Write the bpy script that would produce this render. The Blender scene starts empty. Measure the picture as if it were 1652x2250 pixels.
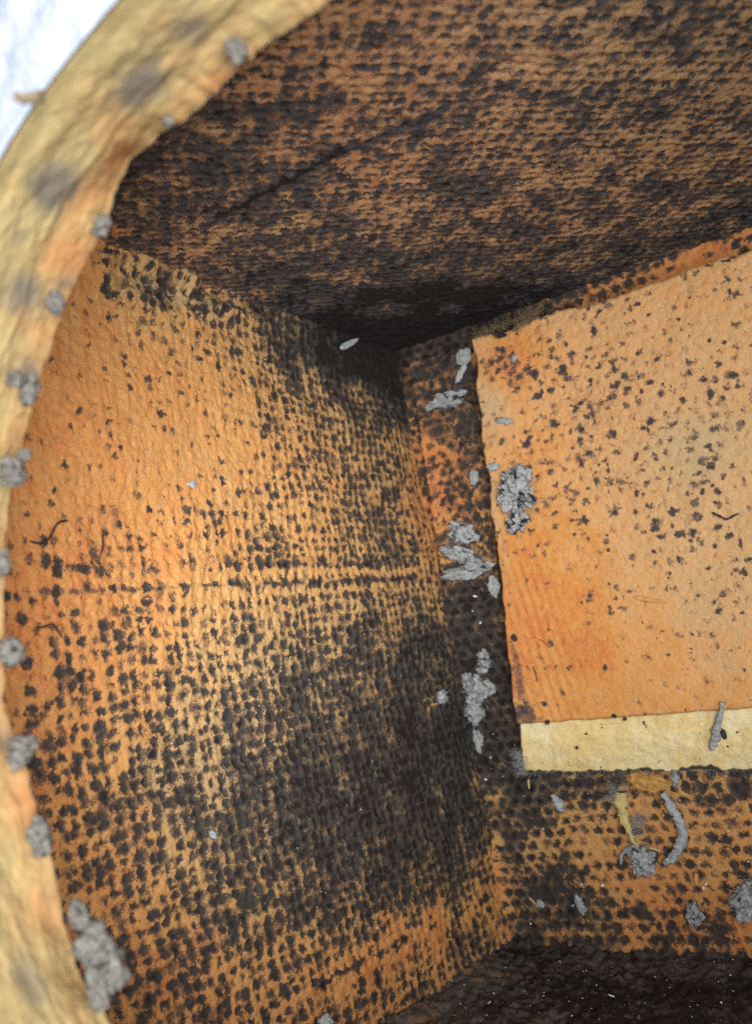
import bpy, bmesh, math
import numpy as np
from mathutils import Matrix, Vector

# ------------------------------------------------------------------ camera
# The box is a duct of insulation board: wall_left is x=0, wall behind is y=0,
# floor z=0, ceiling z=H.  CAM_R holds the box axes in camera axes.
F = 2100.0                       # focal length for a 1652 x 2250 frame
CX, CY = 826.0, 1125.0
H = 0.2972
EX = np.array([0.82474, -0.51958, 0.22325])
EY = np.array([-0.54087, -0.84000, 0.04318])
EZ = np.array([0.16509, -0.15636, -0.97380])
W = np.array([EX, -EY, -EZ])
def ray(u, v): return np.array([(u - CX) / F, 1.0, -(v - CY) / F])
CORNER = ray(870, 775) * 0.5
CAM = W @ (-CORNER) + np.array([0, 0, H])
def wdir(u, v): return W @ ray(u, v)
def project(P):
    q = (np.asarray(P) - CAM) @ W
    return np.stack([CX + F * q[..., 0] / q[..., 1], CY - F * q[..., 2] / q[..., 1]], -1)
def hit(u, v, axis, val):
    d = wdir(u, v); k = (val - CAM[axis]) / d[axis]
    return CAM + d * k
def at_depth(u, v, d): return CAM + wdir(u, v) * d
def nearest_on_ray(u, v, P):
    d = wdir(u, v); return CAM + d * (np.dot(np.asarray(P) - CAM, d) / np.dot(d, d))

sc = bpy.context.scene
COL = sc.collection
cam = bpy.data.cameras.new('camera')
cam.sensor_fit = 'VERTICAL'; cam.sensor_height = 36.0; cam.lens = 36.0 * F / 2250
cam.clip_start = 0.004; cam.clip_end = 20
cam.dof.use_dof = True; cam.dof.focus_distance = 0.355; cam.dof.aperture_fstop = 13.0
co = bpy.data.objects.new('camera', cam); COL.objects.link(co)
r_, f_, u_ = W[:, 0], W[:, 1], W[:, 2]
co.matrix_world = Matrix([[r_[0], u_[0], -f_[0], CAM[0]], [r_[1], u_[1], -f_[1], CAM[1]],
                          [r_[2], u_[2], -f_[2], CAM[2]], [0, 0, 0, 1]])
sc.camera = co

# ------------------------------------------------------------------ light
wd = bpy.data.worlds.new('World'); sc.world = wd; wd.use_nodes = True
bg = wd.node_tree.nodes['Background']
bg.inputs[0].default_value = (0.80, 0.90, 1.0, 1); bg.inputs[1].default_value = 0.40
def area(name, campos, target, size, power, color):
    l = bpy.data.lights.new(name, 'AREA'); l.shape = 'DISK'; l.size = size; l.energy = power; l.color = color
    o = bpy.data.objects.new(name, l); COL.objects.link(o)
    p = CAM + W @ np.array(campos); t = CAM + W @ np.array(target)
    o.location = p
    o.rotation_euler = (Vector(t) - Vector(p)).to_track_quat('-Z', 'Y').to_euler()
    return o
area('daylight', (0.10, -0.55, 0.02), (0.0, 0.3, -0.02), 0.70, 21.5, (0.95, 0.98, 1.0))
area('sparkle_fill', (0.02, -0.01, 0.02), (0.02, 0.4, -0.03), 0.02, 0.16, (1.0, 0.97, 0.92))  # weak lamp added beside the lens for fill and sparkle
vs = sc.view_settings
vs.view_transform = 'Standard'; vs.look = 'None'; vs.gamma = 1.0; vs.use_curve_mapping = False; vs.exposure = 0.0
sc.cycles.max_bounces = 5; sc.cycles.diffuse_bounces = 4; sc.cycles.use_denoising = False

# ------------------------------------------------------------------ noise
_tab = {}
def tab(seed):
    if seed not in _tab: _tab[seed] = np.random.default_rng(seed).random((256, 256)).astype(np.float32)
    return _tab[seed]
def vn(x, y, seed=0):
    t = tab(seed)
    xf = np.floor(x); yf = np.floor(y); xi = xf.astype(np.int32) & 255; yi = yf.astype(np.int32) & 255
    fx = x - xf; fy = y - yf
    fx = fx * fx * fx * (fx * (fx * 6 - 15) + 10); fy = fy * fy * fy * (fy * (fy * 6 - 15) + 10)
    x1 = (xi + 1) & 255; y1 = (yi + 1) & 255
    a = t[xi, yi] + (t[x1, yi] - t[xi, yi]) * fx
    b = t[xi, y1] + (t[x1, y1] - t[xi, y1]) * fx
    return a + (b - a) * fy
def fbm(x, y, seed=0, o=4):                      # about -1..1
    s = np.zeros(np.shape(x)); a = 1.0; n = 0.0
    for i in range(o):
        s = s + a * (vn(x + 17.3 * i, y + 9.1 * i, seed + i) * 2 - 1); n += a
        x = x * 2.03; y = y * 2.03; a *= 0.55
    return s / n * 1.6
def vn3(p, seed=0):                              # three stacked planes, enough for lumps
    x, y, z = p[:, 0], p[:, 1], p[:, 2]
    return (fbm(x + 3.1, y + z * 0.7, seed, 3) + fbm(y - 5.2, z + x * 0.7, seed + 5, 3) + fbm(z + 8.7, x + y * 0.7, seed + 9, 3)) / 2.2
def sstep(a, b, x):
    t = np.clip((x - a) / (b - a), 0, 1); return t * t * (3 - 2 * t)

def dot_field(a, b, seed, jit=0.2, stagger=False, rad=0.36, ell=1.0):
    """strongest of the blots around each point, a and b in cells"""
    r1, r2, r3, r4 = tab(seed), tab(seed + 1), tab(seed + 2), tab(seed + 3)
    ia = np.floor(a).astype(np.int32); ib = np.floor(b).astype(np.int32)
    out = np.zeros(a.shape); geo = np.zeros(a.shape)
    for di in (-1, 0, 1):
        for dj in (-1, 0, 1):
            ci = ia + di; cj = ib + dj; k = (ci & 255, cj & 255)
            ca = ci + 0.5 + jit * (r1[k] * 2 - 1) + (0.5 * (cj & 1) - 0.25 if stagger else 0)
            cb = cj + 0.5 + jit * (r2[k] * 2 - 1)
            rr = rad * (0.72 + 0.55 * r4[k])
            d2 = ((a - ca) ** 2 + ((b - cb) / ell) ** 2) / (rr * rr)
            e = np.exp(-d2 ** 1.4 * 0.7)
            out = np.maximum(out, (0.10 + 0.92 * r3[k] ** 0.85) * e); geo = np.maximum(geo, e)
    return out, geo

# ------------------------------------------------------------------ helpers
def tag(o, label=None, cat=None, group=None, kind=None):
    if label: o['label'] = label
    if cat: o['category'] = cat
    if group: o['group'] = group
    if kind: o['kind'] = kind
    return o
def empty(name, loc=(0, 0, 0)):
    o = bpy.data.objects.new(name, None); o.empty_display_size = 0.01; COL.objects.link(o); o.location = loc; return o
def mesh_obj(name, verts, faces, mat, parent=None, smooth=True, attrs=None):
    """verts in world metres; a child keeps its place under the parent's empty"""
    verts = np.asarray(verts, dtype=np.float64)
    org = np.array(parent.matrix_world.translation) if parent is not None else verts.mean(0)
    base = np.array(parent.location) if parent is not None else org
    me = bpy.data.meshes.new(name)
    loc = (verts - base).astype(np.float32)
    if isinstance(faces, np.ndarray):
        n = faces.shape[1]; nf = len(faces)
        me.vertices.add(len(loc)); me.vertices.foreach_set('co', loc.ravel())
        me.loops.add(nf * n); me.loops.foreach_set('vertex_index', faces.astype(np.int32).ravel())
        me.polygons.add(nf); me.polygons.foreach_set('loop_start', np.arange(0, nf * n, n, dtype=np.int32))
        me.update(calc_edges=True)
    else:
        me.from_pydata(loc.tolist(), [], faces)
    me.validate()
    if smooth: me.polygons.foreach_set('use_smooth', np.ones(len(me.polygons), dtype=bool))
    for k, val in (attrs or {}).items():
        at = me.attributes.new(k, 'FLOAT', 'POINT'); at.data.foreach_set('value', np.asarray(val, dtype=np.float32).ravel())
    me.update()
    o = bpy.data.objects.new(name, me); COL.objects.link(o)
    if mat: me.materials.append(mat)
    if parent is not None: o.parent = parent
    else: o.location = base
    return o
def grid_faces(n, m):
    i = np.arange(n - 1)[:, None] * m + np.arange(m - 1)[None, :]
    return np.stack([i, i + m, i + m + 1, i + 1], -1).reshape(-1, 4)
def patch(c00, c10, c01, c11, n, m, e=0.0):
    """bilinear patch; returns points (n,m,3), unit normal facing the camera"""
    a = np.linspace(-e, 1 + e, n)[:, None, None]; b = np.linspace(-e, 1 + e, m)[None, :, None]
    c00, c10, c01, c11 = [np.asarray(c, float) for c in (c00, c10, c01, c11)]
    P = (1 - a) * (1 - b) * c00 + a * (1 - b) * c10 + (1 - a) * b * c01 + a * b * c11
    N = np.cross(c10 - c00, c01 - c00); N /= np.linalg.norm(N)
    if np.dot(N, CAM - P.mean((0, 1))) < 0: N = -N
    return P, N
def idw(s, t, pts, power=3.2):
    """pts: rows (s,t,val...) -> interpolated values on the (s,t) grid"""
    pts = np.asarray(pts, float); nv = pts.shape[1] - 2
    num = [np.zeros(s.shape) for _ in range(nv)]; den = np.zeros(s.shape)
    for p in pts:
        w = 1.0 / (((s - p[0]) ** 2 + (t - p[1]) ** 2) + 2e-5) ** (power / 2)
        den += w
        for k in range(nv): num[k] += w * p[2 + k]
    return [q / den for q in num]
class Locator:
    """finds where on a surface something seen at (u,v) lies"""
    def __init__(self, P, S, T, N):
        st = max(1, P.shape[0] // 160); su = max(1, P.shape[1] // 160)
        self.P = P[::st, ::su].reshape(-1, 3); self.uv = project(self.P)
        self.S = S[::st, ::su].ravel(); self.T = T[::st, ::su].ravel(); self.N = N
    def idx(self, u, v): return int(np.argmin((self.uv[:, 0] - u) ** 2 + (self.uv[:, 1] - v) ** 2))
    def st(self, u, v):
        i = self.idx(u, v); return self.S[i], self.T[i]
    def point(self, u, v):
        P0 = self.P[self.idx(u, v)]; d = wdir(u, v)
        k = np.dot(P0 - CAM, self.N) / np.dot(d, self.N)
        return CAM + d * k
    def conv(self, rows): return [(*self.st(r[0], r[1]), *r[2:]) for r in rows]

# ------------------------------------------------------------------ materials
def new_mat(name):
    m = bpy.data.materials.new(name); m.use_nodes = True
    nt = m.node_tree; b = nt.nodes['Principled BSDF']
    return m, nt, b
class NB:
    def __init__(self, nt): self.nt = nt; self.L = nt.links
    def node(self, t, **kw):
        n = self.nt.nodes.new(t)
        for k, v in kw.items(): setattr(n, k, v)
        return n
    def link(self, a, b): self.L.new(a, b)
    def noise(self, scale, detail=4, rough=0.6, dist=0.0, stretch=None):
        tc = self.node('ShaderNodeTexCoord'); out = tc.outputs['Object']
        if stretch:
            mp = self.node('ShaderNodeMapping'); mp.inputs['Scale'].default_value = stretch
            self.link(out, mp.inputs[0]); out = mp.outputs[0]
        n = self.node('ShaderNodeTexNoise'); n.inputs['Scale'].default_value = scale
        n.inputs['Detail'].default_value = detail; n.inputs['Roughness'].default_value = rough
        n.inputs['Distortion'].default_value = dist
        self.link(out, n.inputs['Vector']); return n.outputs[0]
    def attr(self, name): return self.node('ShaderNodeAttribute', attribute_name=name).outputs['Fac']
    def math(self, op, a, b=None, c=None):
        n = self.node('ShaderNodeMath', operation=op)
        for i, x in enumerate((a, b, c)):
            if x is None: continue
            if isinstance(x, (int, float)): n.inputs[i].default_value = x
            else: self.link(x, n.inputs[i])
        return n.outputs[0]
    def remap(self, x, a, b, c=0.0, d=1.0, smooth=True):
        n = self.node('ShaderNodeMapRange', interpolation_type='SMOOTHSTEP' if smooth else 'LINEAR')
        self.link(x, n.inputs[0])
        for i, q in zip((1, 2, 3, 4), (a, b, c, d)): n.inputs[i].default_value = q
        return n.outputs[0]
    def mix(self, f, a, b):
        n = self.node('ShaderNodeMix', data_type='RGBA')
        if isinstance(f, (int, float)): n.inputs[0].default_value = f
        else: self.link(f, n.inputs[0])
        for i, x in ((6, a), (7, b)):
            if isinstance(x, tuple): n.inputs[i].default_value = (*x, 1)
            else: self.link(x, n.inputs[i])
        return n.outputs[2]
    def ramp(self, f, stops):
        n = self.node('ShaderNodeValToRGB'); cr = n.color_ramp
        while len(cr.elements) < len(stops): cr.elements.new(0.5)
        for e, (p, c) in zip(cr.elements, stops): e.position = p; e.color = (*c, 1)
        self.link(f, n.inputs[0]); return n.outputs[0]
    def bump(self, h, strength, dist, bsdf):
        n = self.node('ShaderNodeBump'); n.inputs['Strength'].default_value = strength; n.inputs['Distance'].default_value = dist
        self.link(h, n.inputs['Height']); self.link(n.outputs[0], bsdf.inputs['Normal'])

def facing_material(name, stops, soot_a, soot_b, halo, edge=0.16, thin_to=0.6, bump=0.75):
    """glass-fibre mat: tan to orange by 'tint', black growth where 'soot' passes a limit"""
    m, nt, b = new_mat(name); B = NB(nt)
    soot = B.attr('soot'); tint = B.attr('tint'); pale = B.attr('pale')
    fine = B.noise(1700, 3, 0.65, 0.6); fib = B.noise(900, 4, 0.7, 2.5); mid = B.noise(260, 4, 0.62, 0.5); big = B.noise(60, 2)
    # base mat
    t2 = B.math('ADD', tint, B.math('MULTIPLY', B.math('SUBTRACT', mid, 0.5), 0.9))
    t2 = B.math('ADD', t2, B.math('MULTIPLY', B.math('SUBTRACT', big, 0.5), 0.35))
    base = B.ramp(t2, stops)
    val = B.math('ADD', B.remap(fib, 0.25, 0.75, 0.66, 1.22, False), B.math('MULTIPLY', B.math('SUBTRACT', fine, 0.5), 0.55))
    hsv = B.node('ShaderNodeHueSaturation'); B.link(base, hsv.inputs['Color']); B.link(val, hsv.inputs['Value'])
    base = hsv.outputs[0]
    th = B.noise(520, 4, 0.6, 4.0); thr = B.remap(B.math('ABSOLUTE', B.math('SUBTRACT', th, 0.5)), 0.0, 0.035, 0.45, 0.0)
    base = B.mix(thr, base, (0.66, 0.46, 0.24))
    base = B.mix(B.math('MULTIPLY', pale, B.remap(mid, 0.3, 0.7, 0.4, 1.0)), base, (0.43, 0.345, 0.20))
    # growth and painted corner shade
    p = B.math('ADD', soot, B.math('MULTIPLY', B.math('SUBTRACT', fine, 0.5), 0.70))
    p = B.math('ADD', p, B.math('MULTIPLY', B.math('SUBTRACT', B.noise(640, 5, 0.74, 3.0), 0.5), 1.35))
    hal = B.remap(p, 0.22, 0.62, 0.0, 0.42)
    core = B.remap(p, 0.5 - edge / 2, 0.5 + edge / 2, 0.0, 0.97)
    thin = B.remap(B.noise(170, 3, 0.5), 0.36, 0.60, thin_to, 1.0)
    core = B.math('MULTIPLY', core, B.math('MAXIMUM', thin, B.remap(soot, 0.55, 0.8)))
    sc_ = B.mix(B.remap(mid, 0.35, 0.7), soot_a, soot_b)
    sc_ = B.mix(B.remap(fine, 0.52, 0.76, 0.0, 0.6), sc_, (0.125, 0.104, 0.076))
    sc_ = B.mix(B.remap(soot, 1.00, 1.30, 0.0, 0.92), sc_, (0.006, 0.0055, 0.007))  # near-black at the highest values: deep corner shade painted over the soot
    col = B.mix(hal, base, halo)
    col = B.mix(core, col, sc_)
    # rust-red flecks
    rs = B.noise(420, 3, 0.6, 1.0)
    red = B.math('MULTIPLY', B.remap(rs, 0.70, 0.76, 0.0, 0.6), B.remap(tint, 0.45, 0.8))
    col = B.mix(red, col, (0.50, 0.10, 0.025))
    B.link(col, b.inputs['Base Color'])
    b.inputs['Roughness'].default_value = 0.85
    b.inputs['Specular IOR Level'].default_value = 0.25
    hgt = B.math('ADD', B.math('MULTIPLY', fine, 0.6), B.math('MULTIPLY', fib, 0.8))
    hgt = B.math('ADD', hgt, B.math('MULTIPLY', core, 0.25))
    B.bump(hgt, bump, 0.0006, b)
    return m
STOPS_WARM = [(0.0, (0.49, 0.300, 0.120)), (0.40, (0.60, 0.290, 0.088)), (0.75, (0.60, 0.235, 0.062)), (1.0, (0.57, 0.170, 0.043))]
STOPS_BOARD = [(0.0, (0.60, 0.365, 0.170)), (0.40, (0.67, 0.335, 0.125)), (0.75, (0.65, 0.270, 0.062)), (1.0, (0.63, 0.195, 0.045))]
STOPS_CEIL = [(0.0, (0.43, 0.275, 0.150)), (0.45, (0.46, 0.250, 0.120)), (0.8, (0.45, 0.205, 0.095)), (1.0, (0.44, 0.17, 0.075))]
M_WALL = facing_material('wall_mat', STOPS_WARM, (0.026, 0.023, 0.025), (0.052, 0.045, 0.038), (0.17, 0.105, 0.080), 0.11)
M_BOARD = facing_material('board_mat', STOPS_BOARD, (0.040, 0.031, 0.036), (0.060, 0.048, 0.050), (0.28, 0.17, 0.125), 0.13, 0.6, 0.5)
M_CEIL = facing_material('ceiling_mat', STOPS_CEIL, (0.034, 0.032, 0.038), (0.060, 0.056, 0.060), (0.13, 0.095, 0.085), 0.16)
M_FLOOR = facing_material('floor_dust', STOPS_WARM, (0.052, 0.047, 0.044), (0.105, 0.094, 0.084), (0.15, 0.10, 0.08), 0.14)

def cream_material():
    m, nt, b = new_mat('cut_glass_fibre'); B = NB(nt)
    fib = B.noise(420, 6, 0.7, 3.0, (1, 1, 2.0)); mid = B.noise(48, 5, 0.65, 0.8); fine = B.noise(2200, 4, 0.6)
    c = B.ramp(B.math('ADD', B.math('MULTIPLY', mid, 0.8), B.math('MULTIPLY', fib, 0.2)),
               [(0.30, (0.76, 0.45, 0.13)), (0.45, (0.86, 0.63, 0.27)), (0.62, (0.90, 0.75, 0.44))])
    hs = B.node('ShaderNodeHueSaturation'); B.link(c, hs.inputs['Color']); B.link(B.remap(fib, 0.3, 0.75, 0.78, 1.15, False), hs.inputs['Value'])
    spk = B.noise(260, 2, 0.5); 
    col = B.mix(B.remap(spk, 0.70, 0.72), hs.outputs[0], (0.05, 0.03, 0.02))
    edge = B.attr('soot')
    col = B.mix(B.remap(B.math('ADD', edge, B.math('MULTIPLY', B.math('SUBTRACT', fib, 0.5), 0.5)), 0.35, 0.75), col, (0.05, 0.042, 0.035))
    B.link(col, b.inputs['Base Color']); b.inputs['Roughness'].default_value = 0.9
    b.inputs['Specular IOR Level'].default_value = 0.2
    B.bump(B.math('ADD', fib, B.math('MULTIPLY', fine, 0.5)), 0.7, 0.0006, b)
    return m
M_CREAM = cream_material()
def rim_material():
    m, nt, b = new_mat('rim_glass_fibre'); B = NB(nt)
    smear = B.attr('soot'); warm = B.attr('tint')
    fib = B.noise(300, 6, 0.72, 1.5, (0.6, 1.9, 0.6)); fine = B.noise(900, 5, 0.65, 1.0); mid = B.noise(70, 4, 0.6, 0.5)
    t = B.math('ADD', warm, B.math('MULTIPLY', B.math('SUBTRACT', mid, 0.5), 0.9))
    c = B.ramp(t, [(0.0, (0.29, 0.235, 0.11)), (0.35, (0.32, 0.23, 0.10)), (0.65, (0.34, 0.20, 0.08)), (1.0, (0.33, 0.15, 0.055))])
    hs = B.node('ShaderNodeHueSaturation'); B.link(c, hs.inputs['Color']); B.link(B.remap(fib, 0.3, 0.7, 0.72, 1.14, False), hs.inputs['Value'])
    s2 = B.math('ADD', smear, B.math('MULTIPLY', B.math('SUBTRACT', fine, 0.5), 0.35))
    col = B.mix(B.remap(s2, 0.08, 0.62, 0.0, 0.85), hs.outputs[0], (0.095, 0.082, 0.070))
    B.link(col, b.inputs['Base Color']); b.inputs['Roughness'].default_value = 0.85
    b.inputs['Specular IOR Level'].default_value = 0.25
    B.bump(B.math('ADD', fib, B.math('MULTIPLY', fine, 0.4)), 0.5, 0.0006, b)
    return m
M_RIM = rim_material()
def foil_material():
    m, nt, b = new_mat('foil'); B = NB(nt)
    n = B.noise(45, 5, 0.6, 1.2); n2 = B.noise(300, 3)
    b.inputs['Base Color'].default_value = (0.74, 0.77, 0.88, 1); b.inputs['Metallic'].default_value = 0.6
    b.inputs['Roughness'].default_value = 0.38
    B.bump(B.math('ADD', n, B.math('MULTIPLY', n2, 0.15)), 0.8, 0.004, b)
    return m
M_FOIL = foil_material()
def lint_material(name, a, b_, dark):
    m, nt, b = new_mat(name); B = NB(nt)
    mid = B.noise(420, 5, 0.7, 2.0); fine = B.noise(2200, 4, 0.6); sp = B.attr('soot')
    c = B.ramp(mid, [(0.28, a), (0.68, b_)])  # crevice shade painted into the colour, following the bump noise
    s = B.math('ADD', sp, B.math('MULTIPLY', B.math('SUBTRACT', fine, 0.5), 0.3))
    c = B.mix(B.remap(s, 0.45, 0.62), c, dark)
    B.link(c, b.inputs['Base Color']); b.inputs['Roughness'].default_value = 0.8
    b.inputs['Specular IOR Level'].default_value = 0.3
    B.bump(B.math('ADD', mid, B.math('MULTIPLY', fine, 0.4)), 0.9, 0.0008, b)
    return m
M_LINT = lint_material('grey_lint', (0.15, 0.15, 0.145), (0.58, 0.585, 0.57), (0.03, 0.027, 0.025))
M_LINTD = lint_material('rim_lint', (0.10, 0.09, 0.076), (0.235, 0.217, 0.19), (0.035, 0.031, 0.027))
M_WHITE = lint_material('white_lint', (0.28, 0.28, 0.28), (0.60, 0.61, 0.62), (0.2, 0.2, 0.2))
M_YEL = lint_material('yellow_fibre', (0.45, 0.33, 0.11), (0.70, 0.56, 0.24), (0.10, 0.07, 0.04))
M_ORG = lint_material('orange_fibre', (0.52, 0.27, 0.06), (0.70, 0.42, 0.13), (0.20, 0.10, 0.03))
def plain(name, col, rough=0.7, spec=0.3, var=0.25):
    m, nt, b = new_mat(name); B = NB(nt)
    n = B.noise(700, 4, 0.6)
    hs = B.node('ShaderNodeHueSaturation'); hs.inputs['Color'].default_value = (*col, 1)
    B.link(B.remap(n, 0.3, 0.7, 1 - var, 1 + var, False), hs.inputs['Value'])
    B.link(hs.outputs[0], b.inputs['Base Color']); b.inputs['Roughness'].default_value = rough
    b.inputs['Specular IOR Level'].default_value = spec
    return m
M_FLECK = plain('pale_fleck', (0.80, 0.82, 0.86), 0.3, 0.6)
M_WOOD = plain('splinter', (0.55, 0.28, 0.10))
M_HAIR = plain('dark_hair', (0.035, 0.028, 0.03), 0.6)
M_REDF = plain('red_fibre', (0.55, 0.10, 0.02), 0.6)
M_CRUMB = plain('black_crumb', (0.03, 0.026, 0.026), 0.75)
M_BACK = plain('panel_back', (0.45, 0.36, 0.2), 0.9)

# ------------------------------------------------------------------ the box
T0 = np.array([0, 0, H])
B0 = nearest_on_ray(1130, 2075, (0, 0, 0))
YN = -0.288                                        # inner face of the panel with the hole
XR = 0.34
def edge_end(A, u, v, axis, val, ideal):
    q = nearest_on_ray(u, v, ideal); d = q - A
    return A + d * ((val - A[axis]) / d[axis])
LT = edge_end(T0, 210, 540, 1, YN, hit(210, 540, 0, 0.0))
LB = edge_end(B0, 860, 2250, 1, YN, hit(860, 2250, 0, 0.0))
RT = edge_end(T0, 1652, 500, 0, XR, hit(1652, 500, 1, 0.0))
RB = edge_end(B0, 1652, 2100, 0, XR, hit(1652, 2100, 1, 0.0))
CN = RT + LT - T0
FN = RB + LB - B0

def make_surface(P, N, S, T, rows, a, b, mat, name, parent, seed, jit=0.2, stagger=False, rad=0.36, ell=1.0,
                 gain=0.62, extra=None, disp=0.0007, warp=0.35, stretch=(1.0, 1.0), hairs=0.25, feats=(), pale_rows=(), bend=None, noise_amt=0.13, fn=None, deep=0.5, n1s=170, rag=0.20, netk=1.0, n2a=0.11):
    loc = Locator(P, S, T, N)
    wx = fbm(S * 45, T * 45, seed + 40, 3); wy = fbm(S * 45 + 50, T * 45, seed + 44, 3)
    D, tint = idw(S + wx * 0.0035, T + wy * 0.0035, loc.conv(rows))
    D = np.where(D > 0.5, 0.5 + (D - 0.5) * deep + np.clip(D - 0.88, 0, 1) * 2.0, D)
    a2 = a + warp * fbm(S * 60, T * 60, seed + 50, 2) + rag * fbm(S * 700, T * 700, seed + 52, 3)
    b2 = b + warp * fbm(S * 60 + 30, T * 60, seed + 54, 2) + rag * fbm(S * 700 + 9, T * 700, seed + 56, 3)
    g, geo = dot_field(a2, b2, seed, jit, stagger, rad, ell)
    net = netk * sstep(0.18, 0.42, D); g = g * (1 - net) + geo * (0.62 + 0.38 * g) * net
    sx, sy = stretch
    n1 = fbm(S * n1s * sx, T * n1s * sy, seed + 60, 4); n2 = fbm(S * 620 * sx, T * 620 * sy, seed + 66, 3)
    ridge = 1 - np.abs(fbm(S * 150, T * 150, seed + 70, 3)) * 9
    ridge = np.clip(ridge, 0, 1) * sstep(0.1, 0.55, fbm(S * 70, T * 70, seed + 74, 2))
    clus = fbm(S * 75 + 7, T * 75, seed + 90, 3)
    pot = D + 0.15 * clus * sstep(0.03, 0.2, D) + gain * (g - 0.16) + noise_amt * n1 + n2a * n2 + hairs * ridge * sstep(0.02, 0.15, D)
    if extra is not None:
        dp = extra(loc, S, T, D); pot = pot + dp
    h = -disp * (0.75 * geo * (0.22 + 0.78 * sstep(0.02, 0.24, D)) + 0.35 * g) + disp * 0.16 * n1 + disp * 0.28 * n2
    crust = sstep(0.55, 0.85, pot); h = h + crust * 0.0006 * fbm(S * 420, T * 420, seed + 95, 4)
    pot = pot - 0.16 * crust * np.clip(fbm(S * 520, T * 300, seed + 97, 3), 0, 1)
    for f in feats:
        s0, t0 = loc.st(f[0], f[1]); p0 = loc.point(f[0], f[1])
        mpp = np.linalg.norm(p0 - CAM) / F
        rx = f[2] * mpp; ry = (f[3] if len(f) > 3 else f[2]) * mpp
        amp = f[4] if len(f) > 4 else 0.55
        m = (np.abs(S - s0) < 4 * max(rx, ry)) & (np.abs(T - t0) < 4 * max(rx, ry))
        if not m.any(): continue
        ds = S[m] - s0; dt = T[m] - t0
        jx = np.clip(1 + 0.85 * fbm(S[m] * 480, T[m] * 480, seed + 80, 3), 0.15, 4)
        e = np.exp(-((ds / rx) ** 2 + (dt / ry) ** 2) * jx)
        pot[m] = np.maximum(pot[m], D[m] * 0.5 + amp * 1.5 * e - 0.05) if amp > 0 else pot[m] + amp * e
        h[m] += 0.0003 * e * (1 if amp > 0 else 0)
    pale = np.zeros(S.shape)
    if len(pale_rows):
        for f in pale_rows:
            s0, t0 = loc.st(f[0], f[1]); mpp = np.linalg.norm(loc.point(f[0], f[1]) - CAM) / F
            pale = np.maximum(pale, f[4] * np.exp(-(((S - s0) / (f[2] * mpp)) ** 2 + ((T - t0) / (f[3] * mpp)) ** 2)))
    if bend is not None: h = h + bend(loc, S, T)
    P2 = P + N * h[..., None]
    if fn is not None: P2 = fn(P2, S, T)
    n, m_ = S.shape
    o = mesh_obj(name, P2.reshape(-1, 3), grid_faces(n, m_), mat, parent,
                 attrs={'soot': pot, 'tint': np.clip(tint + 0.12 * n1, 0, 1), 'pale': pale})
    return o, loc

def ST(P, o, es, et): return (P - o) @ es, (P - o) @ et
X_, Y_, Z_ = np.eye(3)

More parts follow.
